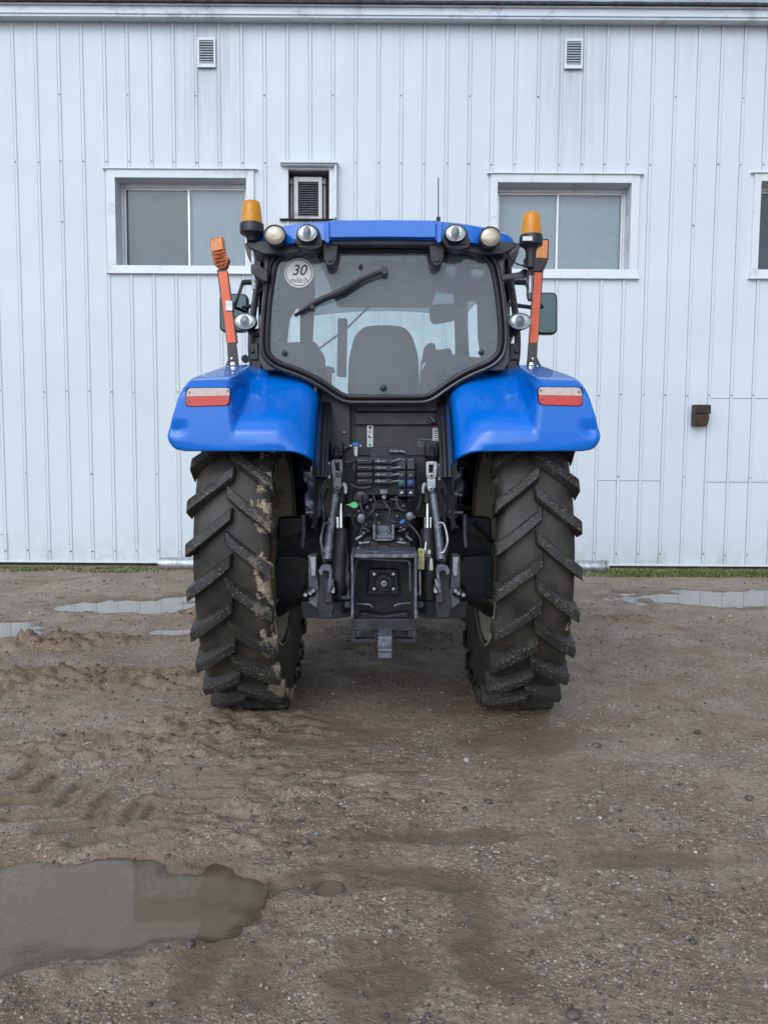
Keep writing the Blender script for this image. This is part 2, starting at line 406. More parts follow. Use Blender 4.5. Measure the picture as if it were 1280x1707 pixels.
def np_mesh(name, co, fs, mat, attr=None, smooth=False):
    k = fs.shape[1]
    me = bpy.data.meshes.new(name); me.vertices.add(len(co)); me.vertices.foreach_set('co', co.astype(np.float32).ravel())
    me.loops.add(fs.size); me.loops.foreach_set('vertex_index', fs.ravel().astype(np.int32))
    me.polygons.add(len(fs)); me.polygons.foreach_set('loop_start', np.arange(0, fs.size, k, dtype=np.int32))
    me.update(calc_edges=True)
    if smooth: me.polygons.foreach_set('use_smooth', np.ones(len(fs), bool))
    if attr is not None:
        t = me.attributes.new('tone', 'FLOAT', 'POINT'); t.data.foreach_set('value', attr.astype(np.float32))
    me.materials.append(mat); o = bpy.data.objects.new(name, me); COL.objects.link(o); return o
def pool(x0, x1, y0, y1, label, z=0.0):
    n = 140; gx, gy = np.meshgrid(np.linspace(x0, x1, n + 1), np.linspace(y0, y1, n + 1), indexing='ij'); h, tl, _, _ = heights(gx, gy); dep = z - (h + tl)
    i = np.arange(n)[:, None] * (n + 1) + np.arange(n)[None]; q = np.stack([i, i + n + 1, i + n + 2, i + 1], -1).reshape(-1, 4)
    d2 = dep.ravel(); q = q[(d2[q] > -.004).any(1)]
    co = np.stack([gx, gy, np.full_like(gx, z)], -1).reshape(-1, 3); used = np.unique(q); mp_ = np.full(len(co), -1); mp_[used] = np.arange(len(used))
    o = np_mesh('puddle', co[used], mp_[q], MW if y1 < 4 else MWF, np.clip(d2[used] / .03, 0, 1), True); return tag(o, label, 'puddle', kind='structure')
def tz(x, y): return float(-np.clip(x, -12, 12) * TILT * sst(6.5, 9.6, np.array(float(y))))
pool(-3.6, -.40, 1.75, 3.1, 'shallow muddy puddle in the left foreground')
pool(-.30, -.06, 2.40, 2.65, 'small dark round puddle in the gravel')
pool(-4.6, -2.6, 5.9, 6.75, 'bright puddle at the left behind the mud ridge')
pool(-3.9, -1.2, 6.95, 8.1, 'thin bright puddle left of the tractor', tz(-2.4, 7.4) + .001)
pool(-2.2, -1.4, 6.1, 6.5, 'narrow puddle beside the left tyre', .0)
pool(2.2, 5.6, 7.1, 8.35, 'bright puddle on the right in front of the grass', tz(3.7, 7.75) + .002)

def mat_tone(name, stops, rough=.6, spec=.5, bump=0):
    n = N(name); a = n.n('Attribute'); a.attribute_name = 'tone'
    r = n.n('ValToRGB'); n.L.new(a.outputs['Fac'], r.inputs[0]); e = r.color_ramp.elements
    while len(e) < len(stops): e.new(.5)
    for k, (p, c) in enumerate(stops): e[k].position = p; e[k].color = (*c, 1)
    c = n.mix(n.ramp(n.noise(60, 4), .3, .7), r.outputs[0], n.mix(.5, r.outputs[0], (.05, .045, .04)))
    return n.done(n.bsdf(c, rough, 0, n.bump(n.noise(150, 3), bump, .003) if bump else None, spec=spec))
M_stone = mat_tone('pebbles', [(0, (.06, .052, .046)), (.35, (.16, .14, .12)), (.75, (.32, .285, .25)), (.93, (.46, .42, .38)), (1, (.75, .71, .66))], .5, .5, .3)
def stones():
    ico = [(0,0,1)] + [(.894*math.cos(k*1.2566), .894*math.sin(k*1.2566), .447) for k in range(5)] + [(.894*math.cos(k*1.2566+.628), .894*math.sin(k*1.2566+.628), -.447) for k in range(5)] + [(0,0,-1)]
    ico = np.array(ico); tri = []
    for k in range(5):
        a, b = 1+k, 1+(k+1)%5; c, d = 6+k, 6+(k+1)%5
        tri += [(0,a,b), (a,c,b), (b,c,d), (c,11,d)]
    tri = np.array(tri)
    n = 26000
    y = 1.3 + (8.9 - 1.3) * rng.random(n)**2.1; x = (rng.random(n)*2-1) * (.55*y + .35)
    clump = fbm(x*1.6, y*1.6, 3, 71); keep = (clump + .55*rng.random(n) > .12); x, y = x[keep], y[keep]
    h, tl, wet, mud = heights(x, y); k = (h > -.002) & (rng.random(len(x)) > mud * .8); x, y, h = x[k], y[k], (h + tl)[k]; n = len(x)
    s = .0016 + .0026 * rng.random(n) + .006 * rng.random(n)**9; big = rng.random(n) < .006; s[big] = .008 + .012 * rng.random(big.sum())**2
    # far stones have to be a bit larger to count
    s *= 1 + .10 * (y - 2)
    sc_ = s[:, None, None] * (1 + .5*(rng.random((n, 1, 3)) - .5)) * (1 + .35*(rng.random((n, 12, 1)) - .5))
    a = rng.random(n) * 6.283; ca, sa = np.cos(a), np.sin(a)
    v = ico[None] * sc_; v[..., 2] *= .7
    vx = v[..., 0]*ca[:, None] - v[..., 1]*sa[:, None]; vy = v[..., 0]*sa[:, None] + v[..., 1]*ca[:, None]
    co = np.stack([vx + x[:, None], vy + y[:, None], v[..., 2] + (h + s*.25)[:, None]], -1).reshape(-1, 3)
    fs = (tri[None] + (np.arange(n)*12)[:, None, None]).reshape(-1, 3)
    tone = np.repeat(np.clip(rng.random(n)**1.3 * .95 + (rng.random(n) < .02)*.6, 0, 1), 12)
    tag(np_mesh('loose_stones', co, fs, M_stone, tone), 'loose pebbles and grit scattered over the wet gravel yard', 'gravel', kind='stuff')
    # clods of mud
    n = 1600; mx = np.array(MUDS); w = mx[:, 2]*mx[:, 3]*mx[:, 4]; j = rng.choice(len(mx), n, p=w/w.sum())
    x = mx[j, 0] + mx[j, 2]*rng.normal(0, .5, n); y = mx[j, 1] + mx[j, 3]*rng.normal(0, .55, n); h, tl, _, _ = heights(x, y); h = h + tl
    s = .004 + .016*rng.random(n)**2.4
    v = ico[None]*s[:, None, None]*(1+.6*(rng.random((n, 1, 3))-.5))*(1+.5*(rng.random((n, 12, 1))-.5)); v[..., 2] *= .45
    co = np.stack([v[..., 0]+x[:, None], v[..., 1]+y[:, None], v[..., 2]+(h+s*.02)[:, None]], -1).reshape(-1, 3)
    fs = (tri[None] + (np.arange(n)*12)[:, None, None]).reshape(-1, 3)
    tag(np_mesh('mud_clods', co, fs, mat_tone('mud', [(0, (.075, .056, .040)), (1, (.17, .13, .092))], .55, .5, .5), np.repeat(rng.random(n), 12)), 'dark wet mud clods thrown up by tyres left of the tractor', 'mud', kind='stuff')
stones()
def grass():
    n = 90000
    x = rng.random(n)*22 - 11; y = 9.0 + 1.12*rng.random(n)
    dens = np.where(x > 2.2, sst(2.2, 3.2, x), np.where(x < -2.6, .30, .12))
    cl = fbm(x*1.7, y*2.5, 3, 81)
    edge = np.where(x > 0, 9.22, 9.35) + .12*fbm(x*1.3, x*0+4, 3, 85)
    k = (rng.random(n) < np.clip(dens*1.1 + cl*.9*np.where(x > 2.2, .5, 1), 0, 1)) & (y > edge)
    # thinner towards the wall on the right, where gravel and clover show
    k &= ~((y > 9.85) & (rng.random(n) < .6))
    x, y = x[k], y[k]; n = len(x); h, tl, _, _ = heights(x, y); z = h + tl
    L = (.02 + .042*rng.random(n)**1.6) * np.where(x > 2.2, 1.0, .8); a = rng.random(n)*6.283; lean = (.25 + .6*rng.random(n))*L; w = .0035 + .0035*rng.random(n)
    dx, dy = np.cos(a), np.sin(a); px, py = -dy, dx
    base = np.stack([x, y, z - .004], -1); side = np.stack([px*w, py*w, 0*x], -1)
    mid = base + np.stack([dx*lean*.35, dy*lean*.35, L*.6], -1); tip = base + np.stack([dx*lean, dy*lean, L], -1)
    co = np.stack([base-side, base+side, mid+side*.7, mid-side*.7, tip], 1).reshape(-1, 3)
    b = (np.arange(n)*5)[:, None]; fs = np.concatenate([b + np.array([[0,1,2]]), b + np.array([[0,2,3]]), b + np.array([[3,2,4]])])
    tone = np.repeat(rng.random(n), 5)
    tag(np_mesh('grass', co, fs, mat_tone('grass_blades', [(0, (.075, .13, .028)), (.6, (.15, .22, .05)), (1, (.32, .30, .12))], .55, .3), tone), 'short patchy green grass along the foot of the white wall', 'grass', kind='stuff')
    # white clover heads and pale pebbles in the verge
    n = 700; x = np.concatenate([rng.random(420)*6.5 + 2.2, -rng.random(280)*7 - 2.5]); y = 9.5 + .6*rng.random(n); h, tl, _, _ = heights(x, y); z = h + tl + np.where(x > 0, .02, .006)
    s = .006 + .010*rng.random(n)**2
    oc = np.array([(1,0,0),(0,1,0),(-1,0,0),(0,-1,0),(0,0,.8),(0,0,-.8)]); tr = np.array([(0,1,4),(1,2,4),(2,3,4),(3,0,4),(1,0,5),(2,1,5),(3,2,5),(0,3,5)])
    co = (oc[None]*s[:, None, None]*(1+.5*(rng.random((n,6,1))-.5)) + np.stack([x,y,z],-1)[:,None]).reshape(-1,3); fs = (tr[None]+(np.arange(n)*6)[:,None,None]).reshape(-1,3)
    tag(np_mesh('verge_gravel', co, fs, mat_tone('pale_gravel', [(0, (.14, .13, .11)), (.7, (.32, .31, .27)), (1, (.58, .57, .50))], .7), np.repeat(rng.random(n), 6)), 'pale pebbles and clover flowers in the grass at the wall foot', 'gravel', kind='stuff')
grass()

# ================================================================== building
bld = empty('metal_building', (0, D, 0)); bld.rotation_euler = (0, TILT, 0); bld['local'] = 1
tag(bld, 'large white ribbed metal building with sliding windows behind the tractor', 'building')
SX0 = B(17.5, 33)[0]; S = (B(629, 37)[0] - SX0) / 16
Z0 = B(640, 938)[1]; ZT = B(640, 33)[1]
def hole(x0, y0, x1, y1): a = B(x0, y0); b = B(x1, y1); return [a[0], b[0], b[1], a[1]]
H1 = hole(190, 290, 414, 446); H2 = hole(827, 298, 1049, 452); HA = hole(481, 284, 549, 366)
H3 = [B(1264, 300)[0], B(1264, 300)[0] + (H2[1] - H2[0]), H2[2], H2[3]]
HOLES = [H1, H2, HA, H3]
def siding(name, x0, x1, z0, z1, dy, holes, wob=.0022, seed=0):
    pr = []
    k0 = math.floor((x0 - SX0) / S) - 1; k1 = math.ceil((x1 - SX0) / S) + 1
    for k in range(k0, k1 + 1):
        X = SX0 + k * S
        pr += [(X - .005, 0), (X - .0045, .012), (X + .005, .012), (X + .0055, -.013), (X + .036, -.013), (X + .047, 0), (X + S * .5, .0)]
    def yat(x):
        for a, b in zip(pr, pr[1:]):
            if a[0] <= x <= b[0]: return a[1] + (b[1]-a[1]) * (x-a[0]) / max(1e-9, b[0]-a[0])
        return 0
    xs = sorted([p for p in pr if x0 < p[0] < x1] + [(x, yat(x)) for x in (x0, x1)] + [(q, yat(q)) for h in holes for q in h[:2] if x0 < q < x1])
    zs = sorted(set([z0, z1] + list(np.linspace(z0, z1, 15))[1:-1] + [q for h in holes for q in h[2:4] if z0 < q < z1]))
    mb = MB(); idx = {}
    XX, ZZ = np.meshgrid([a for a, _ in xs], zs, indexing='ij'); wv = wob * fbm(XX * .8, ZZ * .45, 3, 90 + seed)
    for i, (x, y) in enumerate(xs):
        for j, z in enumerate(zs): mb.v.append((x, y + dy + wv[i, j], z))
    nz = len(zs)
    for i in range(len(xs) - 1):
        for j in range(nz - 1):
            cx = (xs[i][0] + xs[i+1][0]) / 2; cz = (zs[j] + zs[j+1]) / 2
            if any(h[0] < cx < h[1] and h[2] < cz < h[3] for h in holes): continue
            mb.f.append((i*nz+j, (i+1)*nz+j, (i+1)*nz+j+1, i*nz+j+1)); mb.m.append(0)
    # screws are part of the sheet
    for py, step, ph in ((160, 3, 1), (273, 1, 0), (373, 4, 2), (656, 1, 0), (793, 3, 0), (921, 1, 0)):
        z = B(640, py)[1]
        if not z0 < z < z1: continue
        for k in range(k0, k1 + 1):
            x = SX0 + k * S + .021 + rng.normal(0, .003)
            if (k + ph) % step or not x0 < x < x1 or rng.random() < .08: continue
            zz = z + rng.normal(0, .006)
            if any(h[0] - .12 < x < h[1] + .12 and h[2] - .12 < zz < h[3] + .06 for h in holes): continue
            r = .0085 if rng.random() < .8 else .011
            mb.lathe([(r, .001), (r, -.006), (r*.6, -.011), (.0001, -.0115)], (x, dy - .013, zz), (0, 1, 0), 8, 1)
    # recalc would flip the open sheet unpredictably: keep winding (faces -y)
    if name != 'wall': mb.box(x0, x1, dy - .0045, dy + .004, z1 - .0005, z1 + .0055, 2)  # grey strip paints in the shadow line along the sheet's lapped joint
    o = mb.build(name, [MS, M_screw, M_seam_shadow], bld, recalc=False); return o
M_seam_shadow = M('seam_shadow', (.25, .28, .31), .7)
M_screw = M('grey_screw', (.16, .17, .18), .5, .4, .3, 30)
siding('wall', -11.8, 11.8, Z0, ZT + .02, 0, HOLES)
# lapped repair sheets low on the right
for (a, b, top, bot) in ((995, 1103, 801, 935), (1173, 1330, 804, 938), (1179, 1330, 664, 801)):
    x0 = B(a, top)[0]; x1 = B(b, top)[0]
    siding('repair_sheet', x0, x1, B(a, bot)[1], B(a, top)[1], -.005, [], .001, a)
lo = B(6, 890)
siding('repair_sheet', -6.2, B(14, 895)[0], Z0 + .004, B(6, 891)[1], -.005, [], .001, 5)
mb = MB(); mb.box(-11.8, 11.8, -.022, -.004, Z0 - .022, Z0 + .004); mb.build('base_trim', M_trim, bld, bevel=.003)
mb = MB(); mb.box(-11.8, 11.8, .03, 12.0, -.6, Z0 - .01); mb.build('foundation', M_found, bld)
# dark backing and the rest of the shell
mb = MB(); mb.box(-11.8, -11.7, .05, 12, Z0, ZT); mb.box(11.7, 11.8, .05, 12, Z0, ZT); mb.box(-11.7, 11.7, 11.9, 12, Z0, ZT); mb.build('side_wall', M_trim, bld)
za = B(640, 31, -.14)[1]; zb = B(640, 13, -.14)[1]; zc = B(640, 8, -.18)[1]
mb = MB(); mb.box(-12.1, 12.1, -.15, -.13, za, zb); mb.box(-12.1, 12.1, -.165, -.1505, za + .03, za + .06); mb.box(-12.1, 12.1, -.185, -.128, zb + .001, zc)
mb.build('fascia', M_fascia, bld, bevel=.004)
mb = MB(); mb.box(-12.1, 12.1, -.128, .04, za + .012, za + .03); mb.build('soffit', M_fascia, bld)
mb = MB(); th = .035
for k in range(-60, 60):   # shingle tabs along the eave
    x = k * .2; j = rng.random() * .008
    mb.box(x + .002, x + .198, -.215 - j, .25, zc + .003 + rng.random() * .004, zc + th)
P = [[(-12.2, -.2, zc + th + .001), (12.2, -.2, zc + th + .001)], [(-12.2, 6, zc + 2.2), (12.2, 6, zc + 2.2)], [(-12.2, 12.2, zc + th), (12.2, 12.2, zc + th)]]
mb.grid(P); mb.build('roof', M_shingle, bld)

def window(px, kinds, right_only=False, left=None):
    """px: dict of pixel edges: casing outer l,t,r,b ; opening l,t,r,b ; mid x"""
    o, q, mid = px['o'], px['q'], px['m']
    ol, ot = B(o[0], o[1]); orr, ob = B(o[2], o[3]); l, t = B(q[0], q[1]); r, b = B(q[2], q[3])
    if px.get('w'): orr = ol + px['w'][0]; r = l + px['w'][1]
    mx = px['mx'] if 'mx' in px else B(mid, q[1], .22)[0]
    # casing with mitred sill
    mb = MB(); f = -.030
    mb.box(ol, l, f, .02, b, ot); mb.box(r, orr, f, .02, b, ot); mb.box(l, r, f - .002, .02, t, ot)
    sl = (l - ol) * .75
    v = [(ol - sl * .35, f - .02, ob), (orr + sl * .0, f - .02, ob), (orr, f - .02, ob + (b - ob) * .12), (ol - sl * .35, f - .02, ob + (b - ob) * .12)]
    mb.prism([(Vector((ol - .03, -.055, ob)), Vector((ol - .03, .02, ob))), (Vector((orr + .03, -.055, ob)), Vector((orr + .03, .02, ob))), (Vector((orr, -.034, b - .001)), Vector((orr, .02, b - .001))), (Vector((ol, -.034, b - .001)), Vector((ol, .02, b - .001)))])
    w = mb.build('window', M_trim, bld, bevel=.003)
    mb = MB(); mb.box(ol - .05, orr + .05, -.055, .0, ot + .001, ot + .012); mb.build('drip_cap', M_trim, w)
    # deep reveal
    mb = MB(); g = .012; dp = .26
    mb.box(l - g, l, .021, dp, b, t); mb.box(r, r + g, .021, dp, b, t); mb.box(l, r, .021, dp, t, t + g); mb.box(l, r, .021, dp, b - g, b)
    mb.build('reveal', M_trim, w)
    # frame
    mb = MB(); fw = .03; y0, y1 = .20, .255; e = .0015
    mb.box(l + e, l + fw, y0, y1, b + e, t - e); mb.box(r - fw, r - e, y0, y1, b + e, t - e); mb.box(l + fw, r - fw, y0, y1, t - .05, t - e); mb.box(l + fw, r - fw, y0, y1, b + e, b + fw)
    mb.build('frame', M_alu, w, bevel=.003)
    for s, (a, c, yy) in enumerate(((l + fw + .001, mx + .016, .225), (mx - .016, r - fw - .001, .21))):
        mb = MB(); sw = .026; z0, z1 = b + fw + .001, t - .051
        mb.box(a, a + sw, yy, yy + .014, z0, z1); mb.box(c - sw, c, yy, yy + .014, z0, z1); mb.box(a + sw, c - sw, yy, yy + .014, z1 - sw, z1); mb.box(a + sw, c - sw, yy, yy + .014, z0, z0 + sw)
        mb.build('sash', M_alu, w, bevel=.002)
        mb = MB(); mb.box(a + sw, c - sw, yy + .004, yy + .009, z0 + sw, z1 - sw); mb.build('pane', M_pane, w)
        mb = MB(); n = 24; P = [[(a + (c-a)*i/n, .272 + .006*fbm(np.array(i*.5), np.array(j*.13), 2, 7), z0 + (z1-z0)*j/8) for j in range(9)] for i in range(n+1)]
        mb.grid(P); mb.build('screen' if kinds[s] == 'L' else 'blind', {'L': M_bliL, 'R': M_bliR, 'D': M_bliD}[kinds[s]], w, recalc=False)
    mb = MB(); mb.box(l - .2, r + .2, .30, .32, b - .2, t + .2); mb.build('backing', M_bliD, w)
    return w
w1 = window(dict(o=(179, 283, 425, 458), q=(193, 297, 412, 444), m=315), 'LR')
w2 = window(dict(o=(818, 291, 1060, 466), q=(829, 305, 1047, 450), m=930), 'RR')
ow = B(1060, 291)[0] - B(818, 291)[0]; iw = B(1047, 305)[0] - B(829, 305)[0]
w3 = window(dict(o=(1256, 290, 1280, 466), q=(1267, 303, 1280, 450), m=0, w=(ow, iw), mx=B(1267, 303)[0] + iw / 2), 'DD')
w1['label'] = 'sliding window with one dark screen and one pale pane'; w2['label'] = 'sliding window with two pale panes'; w3['label'] = 'window with dark panes'

# ---- boxed opening round the air conditioner (part of the building)
ax0, az1 = B(481, 284); ax1, az0 = B(549, 366)
mb = MB(); mb.box(ax0 - .10, ax0, -.035, .02, az0, az1 + .03); mb.box(ax1, ax1 + .07, -.035, .02, az0, az1 + .03); mb.box(ax1 + .07, ax1 + .10, -.10, .01, az0, az1 + .05)
mb.box(ax0, ax1, -.033, .02, az1, az1 + .03)
mb.box(ax0 - .10, ax1 + .12, -.13, .0, az1 + .052, az1 + .085); mb.box(ax0 - .07, ax1 + .069, -.10, -.036, az1 + .031, az1 + .051)
ab = mb.build('box_surround', M_trim, bld, bevel=.003)
mb = MB(); mb.box(ax0 - .11, ax1 + .05, -.045, .02, az0 - .022, az0 - .001); mb.build('ledge', M_void, ab)
mb = MB(); mb.box(ax0 - .02, ax0, .021, .32, az0, az1); mb.box(ax1, ax1 + .02, .021, .32, az0, az1); mb.box(ax0, ax1, .021, .32, az1, az1 + .02); mb.box(ax0, ax1, .30, .32, az0, az1); mb.box(ax0, ax1, .021, .32, az0 - .02, az0)
mb.build('box_liner', M_wood, ab)

def wall_thing(name, label, cat, px, py, group=None):
    x, z = B(px, py); o = empty(name, (x*ct + z*st_, D, -x*st_ + z*ct)); o.rotation_euler = (0, TILT, 0); o['local'] = 1
    return tag(o, label, cat, group), x, z
ac, cx, cz = wall_thing('air_conditioner', 'old beige wall air conditioner with grey louvres above the cab roof', 'air conditioner', 515, 330)
def rel(a, b, c, d, dy=0): p = B(a, b, dy); q = B(c, d, dy); return p[0]-cx, q[0]-cx, q[1]-cz, p[1]-cz
x0, x1, z0, z1 = rel(490, 295, 537, 366, .06); gx0, gx1, gz0, gz1 = rel(497, 303, 531, 361, .06); z0 = az0 - cz + .002
mb = MB(); mb.box(x0, gx0, .055, .29, z0, z1); mb.box(gx1, x1, .055, .29, z0, z1); mb.box(gx0, gx1, .055, .29, gz1, z1); mb.box(gx0, gx1, .055, .29, z0, gz0); mb.build('casing', M_acw, ac, bevel=.004)
mb = MB()
for k in range(15):
    zz = gz0 + (gz1 - gz0) * (k + .5) / 15; h = (gz1 - gz0) / 15 * .5
    mb.prism([(Vector((gx0, .062, zz - h*.55)), Vector((gx1, .062, zz - h*.55))), (Vector((gx0, .066, zz - h*.2)), Vector((gx1, .066, zz - h*.2))), (Vector((gx0, .092, zz + h)), Vector((gx1, .092, zz + h))), (Vector((gx0, .088, zz + h*.7)), Vector((gx1, .088, zz + h*.7)))])
mb.box(gx0, gx1, .11, .12, gz0, gz1)
mb.build('grille', M_acd, ac)
for s in (x0 - .05, x1 + .012):
    mb = MB(); mb.box(s, s + .035, .075, .11, z0 + .0, z1 - .01); mb.box(s - .004, s + .036, .05, .076, z1 - .09, z1 - .045); mb.build('side_panel', M_wood, ac, bevel=.003)

for px, py, lab in ((345, 89, 'small white louvred wall vent above the window with the dark screen'), (955, 91, 'small white louvred wall vent above the window with two pale panes')):
    v, cx, cz = wall_thing('wall_vent', lab, 'vent', px, py, 'louvred vents under the eave')
    w_, h_ = .118, .185; gw, g0, g1 = .092, -.130, .150
    mb = MB(); mb.box(-w_, -gw, -.030, -.0135, -h_, h_); mb.box(gw, w_, -.030, -.0135, -h_, h_); mb.box(-gw, gw, -.030, -.0135, g1, h_); mb.box(-gw, gw, -.030, -.0135, -h_, g0)
    fr = mb.build('frame', M_trim, v, bevel=.003)
    n = 9
    for k in range(n):
        za_ = g0 + (g1-g0)*k/n; pit = (g1-g0)/n
        mb = MB(); mb.prism([(Vector((-gw, -.030, za_)), Vector((gw, -.030, za_))), (Vector((-gw, -.046, za_ + pit*.08)), Vector((gw, -.046, za_ + pit*.08))), (Vector((-gw, -.046, za_ + pit*.2)), Vector((gw, -.046, za_ + pit*.2))), (Vector((-gw, -.024, za_ + pit*.62)), Vector((gw, -.024, za_ + pit*.62)))])
        mb.build('slat', M_trim, v)
    mb = MB(); mb.box(-gw, gw, -.020, -.0136, g0, g1); mb.build('backing', M_void, v)
    mb = MB(); mb.box(-w_ + .01, w_ - .01, -.042, -.0305, -h_ - .004, -h_ + .012); mb.build('drip_lip', M_trim, v, bevel=.003)

wl, cx, cz = wall_thing('wall_light', 'dark bronze wall pack light with brown lens on the white wall right of the tractor', 'wall light', 1163, 693)
mb = MB()
pr = [(-.0135, -.140), (-.0135, .138), (-.16, .138), (-.185, .115), (-.185, .02), (-.02, .02)]
mb.prism([(Vector((-.098, y, z)), Vector((.098, y, z))) for y, z in [(-.0135, -.138), (-.0135, .138), (-.15, .138), (-.17, .12), (-.17, .02), (-.05, .018), (-.05, -.138)]])
wb = mb.build('housing', M_bronze, wl, bevel=.006)
mb = MB(); mb.prism([(Vector((-.075, y, z)), Vector((.085, y, z))) for y, z in [(-.051, .012), (-.160, .012), (-.150, -.05), (-.11, -.125), (-.051, -.13)]]); mb.build('lens', M_brlens, wl, bevel=.006)
mb = MB(); mb.box(-.098, -.078, -.165, -.0505, -.137, .016); mb.build('shade_fin', M_bronze, wl, bevel=.003)

# ---- galvanised pipe lying along the wall foot
a = W(267, 941, 9.75); b = W(1005, 938, 9.75)
pr_, pz = .082, None
mb = MB(); za_ = gh(a.x, 9.75) + pr_ - .012; zb_ = gh(b.x, 9.75) + pr_ - .012
A = Vector((a.x, 9.75, za_)); Bv = Vector((b.x, 9.75, zb_)); L = (Bv - A).length; prof = [(pr_*.93, .15), (pr_*.93, .0), (pr_ + .004, .0), (pr_ + .004, .02), (pr_, .022)]
x = .022
while x < L - .06:
    x += .10; prof += [(pr_ , x), (pr_ + .0015, x + .012), (pr_, x + .024)]; x += .024
prof += [(pr_, L - .022), (pr_ + .004, L - .02), (pr_ + .004, L), (pr_*.93, L), (pr_*.93, L - .15)]
mb.lathe(prof, A, (Bv - A), 28, cap=False); mb.lathe([(pr_*.93, .15), (.0001, .15)], A, Bv - A, 28, cap=False); mb.lathe([(pr_*.93, L - .15), (.0001, L - .15)], A, Bv - A, 28, cap=False)
tag(mb.build('galvanised_pipe', M_galv, None), 'galvanised steel pipe lying on the ground along the wall behind the tractor', 'pipe')
# ================================================================== tractor
tr = empty('tractor', (0, YA, 0))
tag(tr, 'blue farm tractor seen from behind with mud on its big rear tyres', 'tractor')
M_blue = M('blue_paint', (.001, .155, .66), .18, 0, .05, 2, 0, 80, .6, .3, drops=.025)
M_blued = M('deep_blue_paint', (.003, .075, .42), .35, 0, .08, 3, 0, 80, .6)
M_black = M('black_plastic', (.022, .024, .029), .42, 0, .3, 9, .15, 120)
M_frame = M('black_frame_paint', (.016, .018, .023), .30, .0, .3, 8, .1, 60, .2)
M_cast = M('black_cast_iron', (.024, .027, .033), .5, .2, .45, 14, .5, 60, dirt=(.075, .066, .058), ds=7, da=.25)
M_panel = M('charcoal_panel', (.034, .037, .045), .5, 0, .2, 5, .1, 60)
M_seal = M('rubber_seal', (.012, .013, .016), .45, 0, .2, 10)
M_steel = M('bare_steel', (.42, .45, .50), .38, .85, .3, 22, .25, 90)
M_steeld = M('dull_steel', (.16, .175, .20), .45, .7, .4, 20, .25, 80)
M_worn = M('worn_steel_paint', (.12, .135, .165), .45, .5, .45, 26, .35, 90, dirt=(.30, .32, .35), ds=14, da=.3)
M_chrome = M('chrome_rod', (.78, .79, .80), .13, 1, .05, 10)
M_rim = M('cream_rim_paint', (.86, .82, .71), .45, 0, .10, 6, .05, 40, dirt=(.45, .39, .29), ds=3, da=.15)
M_redl = M('red_lens', (.62, .035, .03), .22, 0, .12, 60, .3, 160, .5)
M_whl = M('clear_lens', (.60, .48, .47), .2, 0, .12, 40, .3, 160, .5)
M_refl = M('lamp_reflector', (.66, .68, .69), .28, .6, .3, 60, .6, 90)
M_warm = M('warm_lamp_lens', (.44, .39, .31), .18, .35, .25, 20, .3, 40, .6)
M_orange = M('orange_lens', (.72, .22, .015), .2, 0, .25, 30, .6, 140, .7)
M_strip = M('red_orange_reflector', (.86, .13, .045), .4, 0, .08, 7, .1, 300, .3, dirt=(.62, .12, .05), ds=3, da=.2)
M_tape = M('orange_tape', (.50, .13, .035), .35, 0, .4, 26, 1.0, 34)
M_white = M('white_decal', (.72, .73, .72), .4, 0, .05)
M_ink = M('black_ink', (.02, .02, .022), .5)
M_inkr = M('red_ink', (.42, .05, .04), .5); M_inkg = M('green_ink', (.04, .33, .17), .5); M_inkw = M('brown_ink', (.10, .055, .045), .5)
M_green = M('green_plastic', (.12, .56, .22), .4); M_bluep = M('blue_plastic', (.02, .18, .62), .35); M_dblue = M('dark_blue_plastic', (.02, .04, .16), .4); M_teal = M('dark_teal_plastic', (.015, .07, .09), .4)
M_yel = M('dirty_yellow', (.42, .40, .20), .5, 0, .35, 30); M_cream = M('dirty_white', (.58, .57, .50), .5, 0, .25, 20)
M_seat = M('grey_seat_fabric', (.045, .044, .050), .85, 0, .15, 5)
M_inter = M('grey_cab_trim', (.055, .056, .065), .7, 0, .2, 6, .2, 90)
M_liner = M('grey_roof_lining', (.13, .13, .145), .8, 0, .12, 5)
M_mirror = M('mirror_face', (.06, .085, .09), .03, 1, .02)  # dark green-blue tint paints in the dim surroundings it would mirror
M_cabgl = mat_glass('cab_glass', (.80, .88, .90), .105, (.50, .50, .58), 1.5, .55)
M_frontgl = mat_glass('front_glass', (.95, .985, .975), .03, (.5, .52, .55), 1.5)
def mat_amber():
    n = N('amber_dome')
    p = n.bsdf(n.mix(n.ramp(n.noise(14, 4), .35, .65), (1.0, .31, .01), (1.0, .50, .05)), .12, 0, None, .5, .5, Transmission_Weight=.35, IOR=1.25)
    return n.done(p)
M_amber = mat_amber()
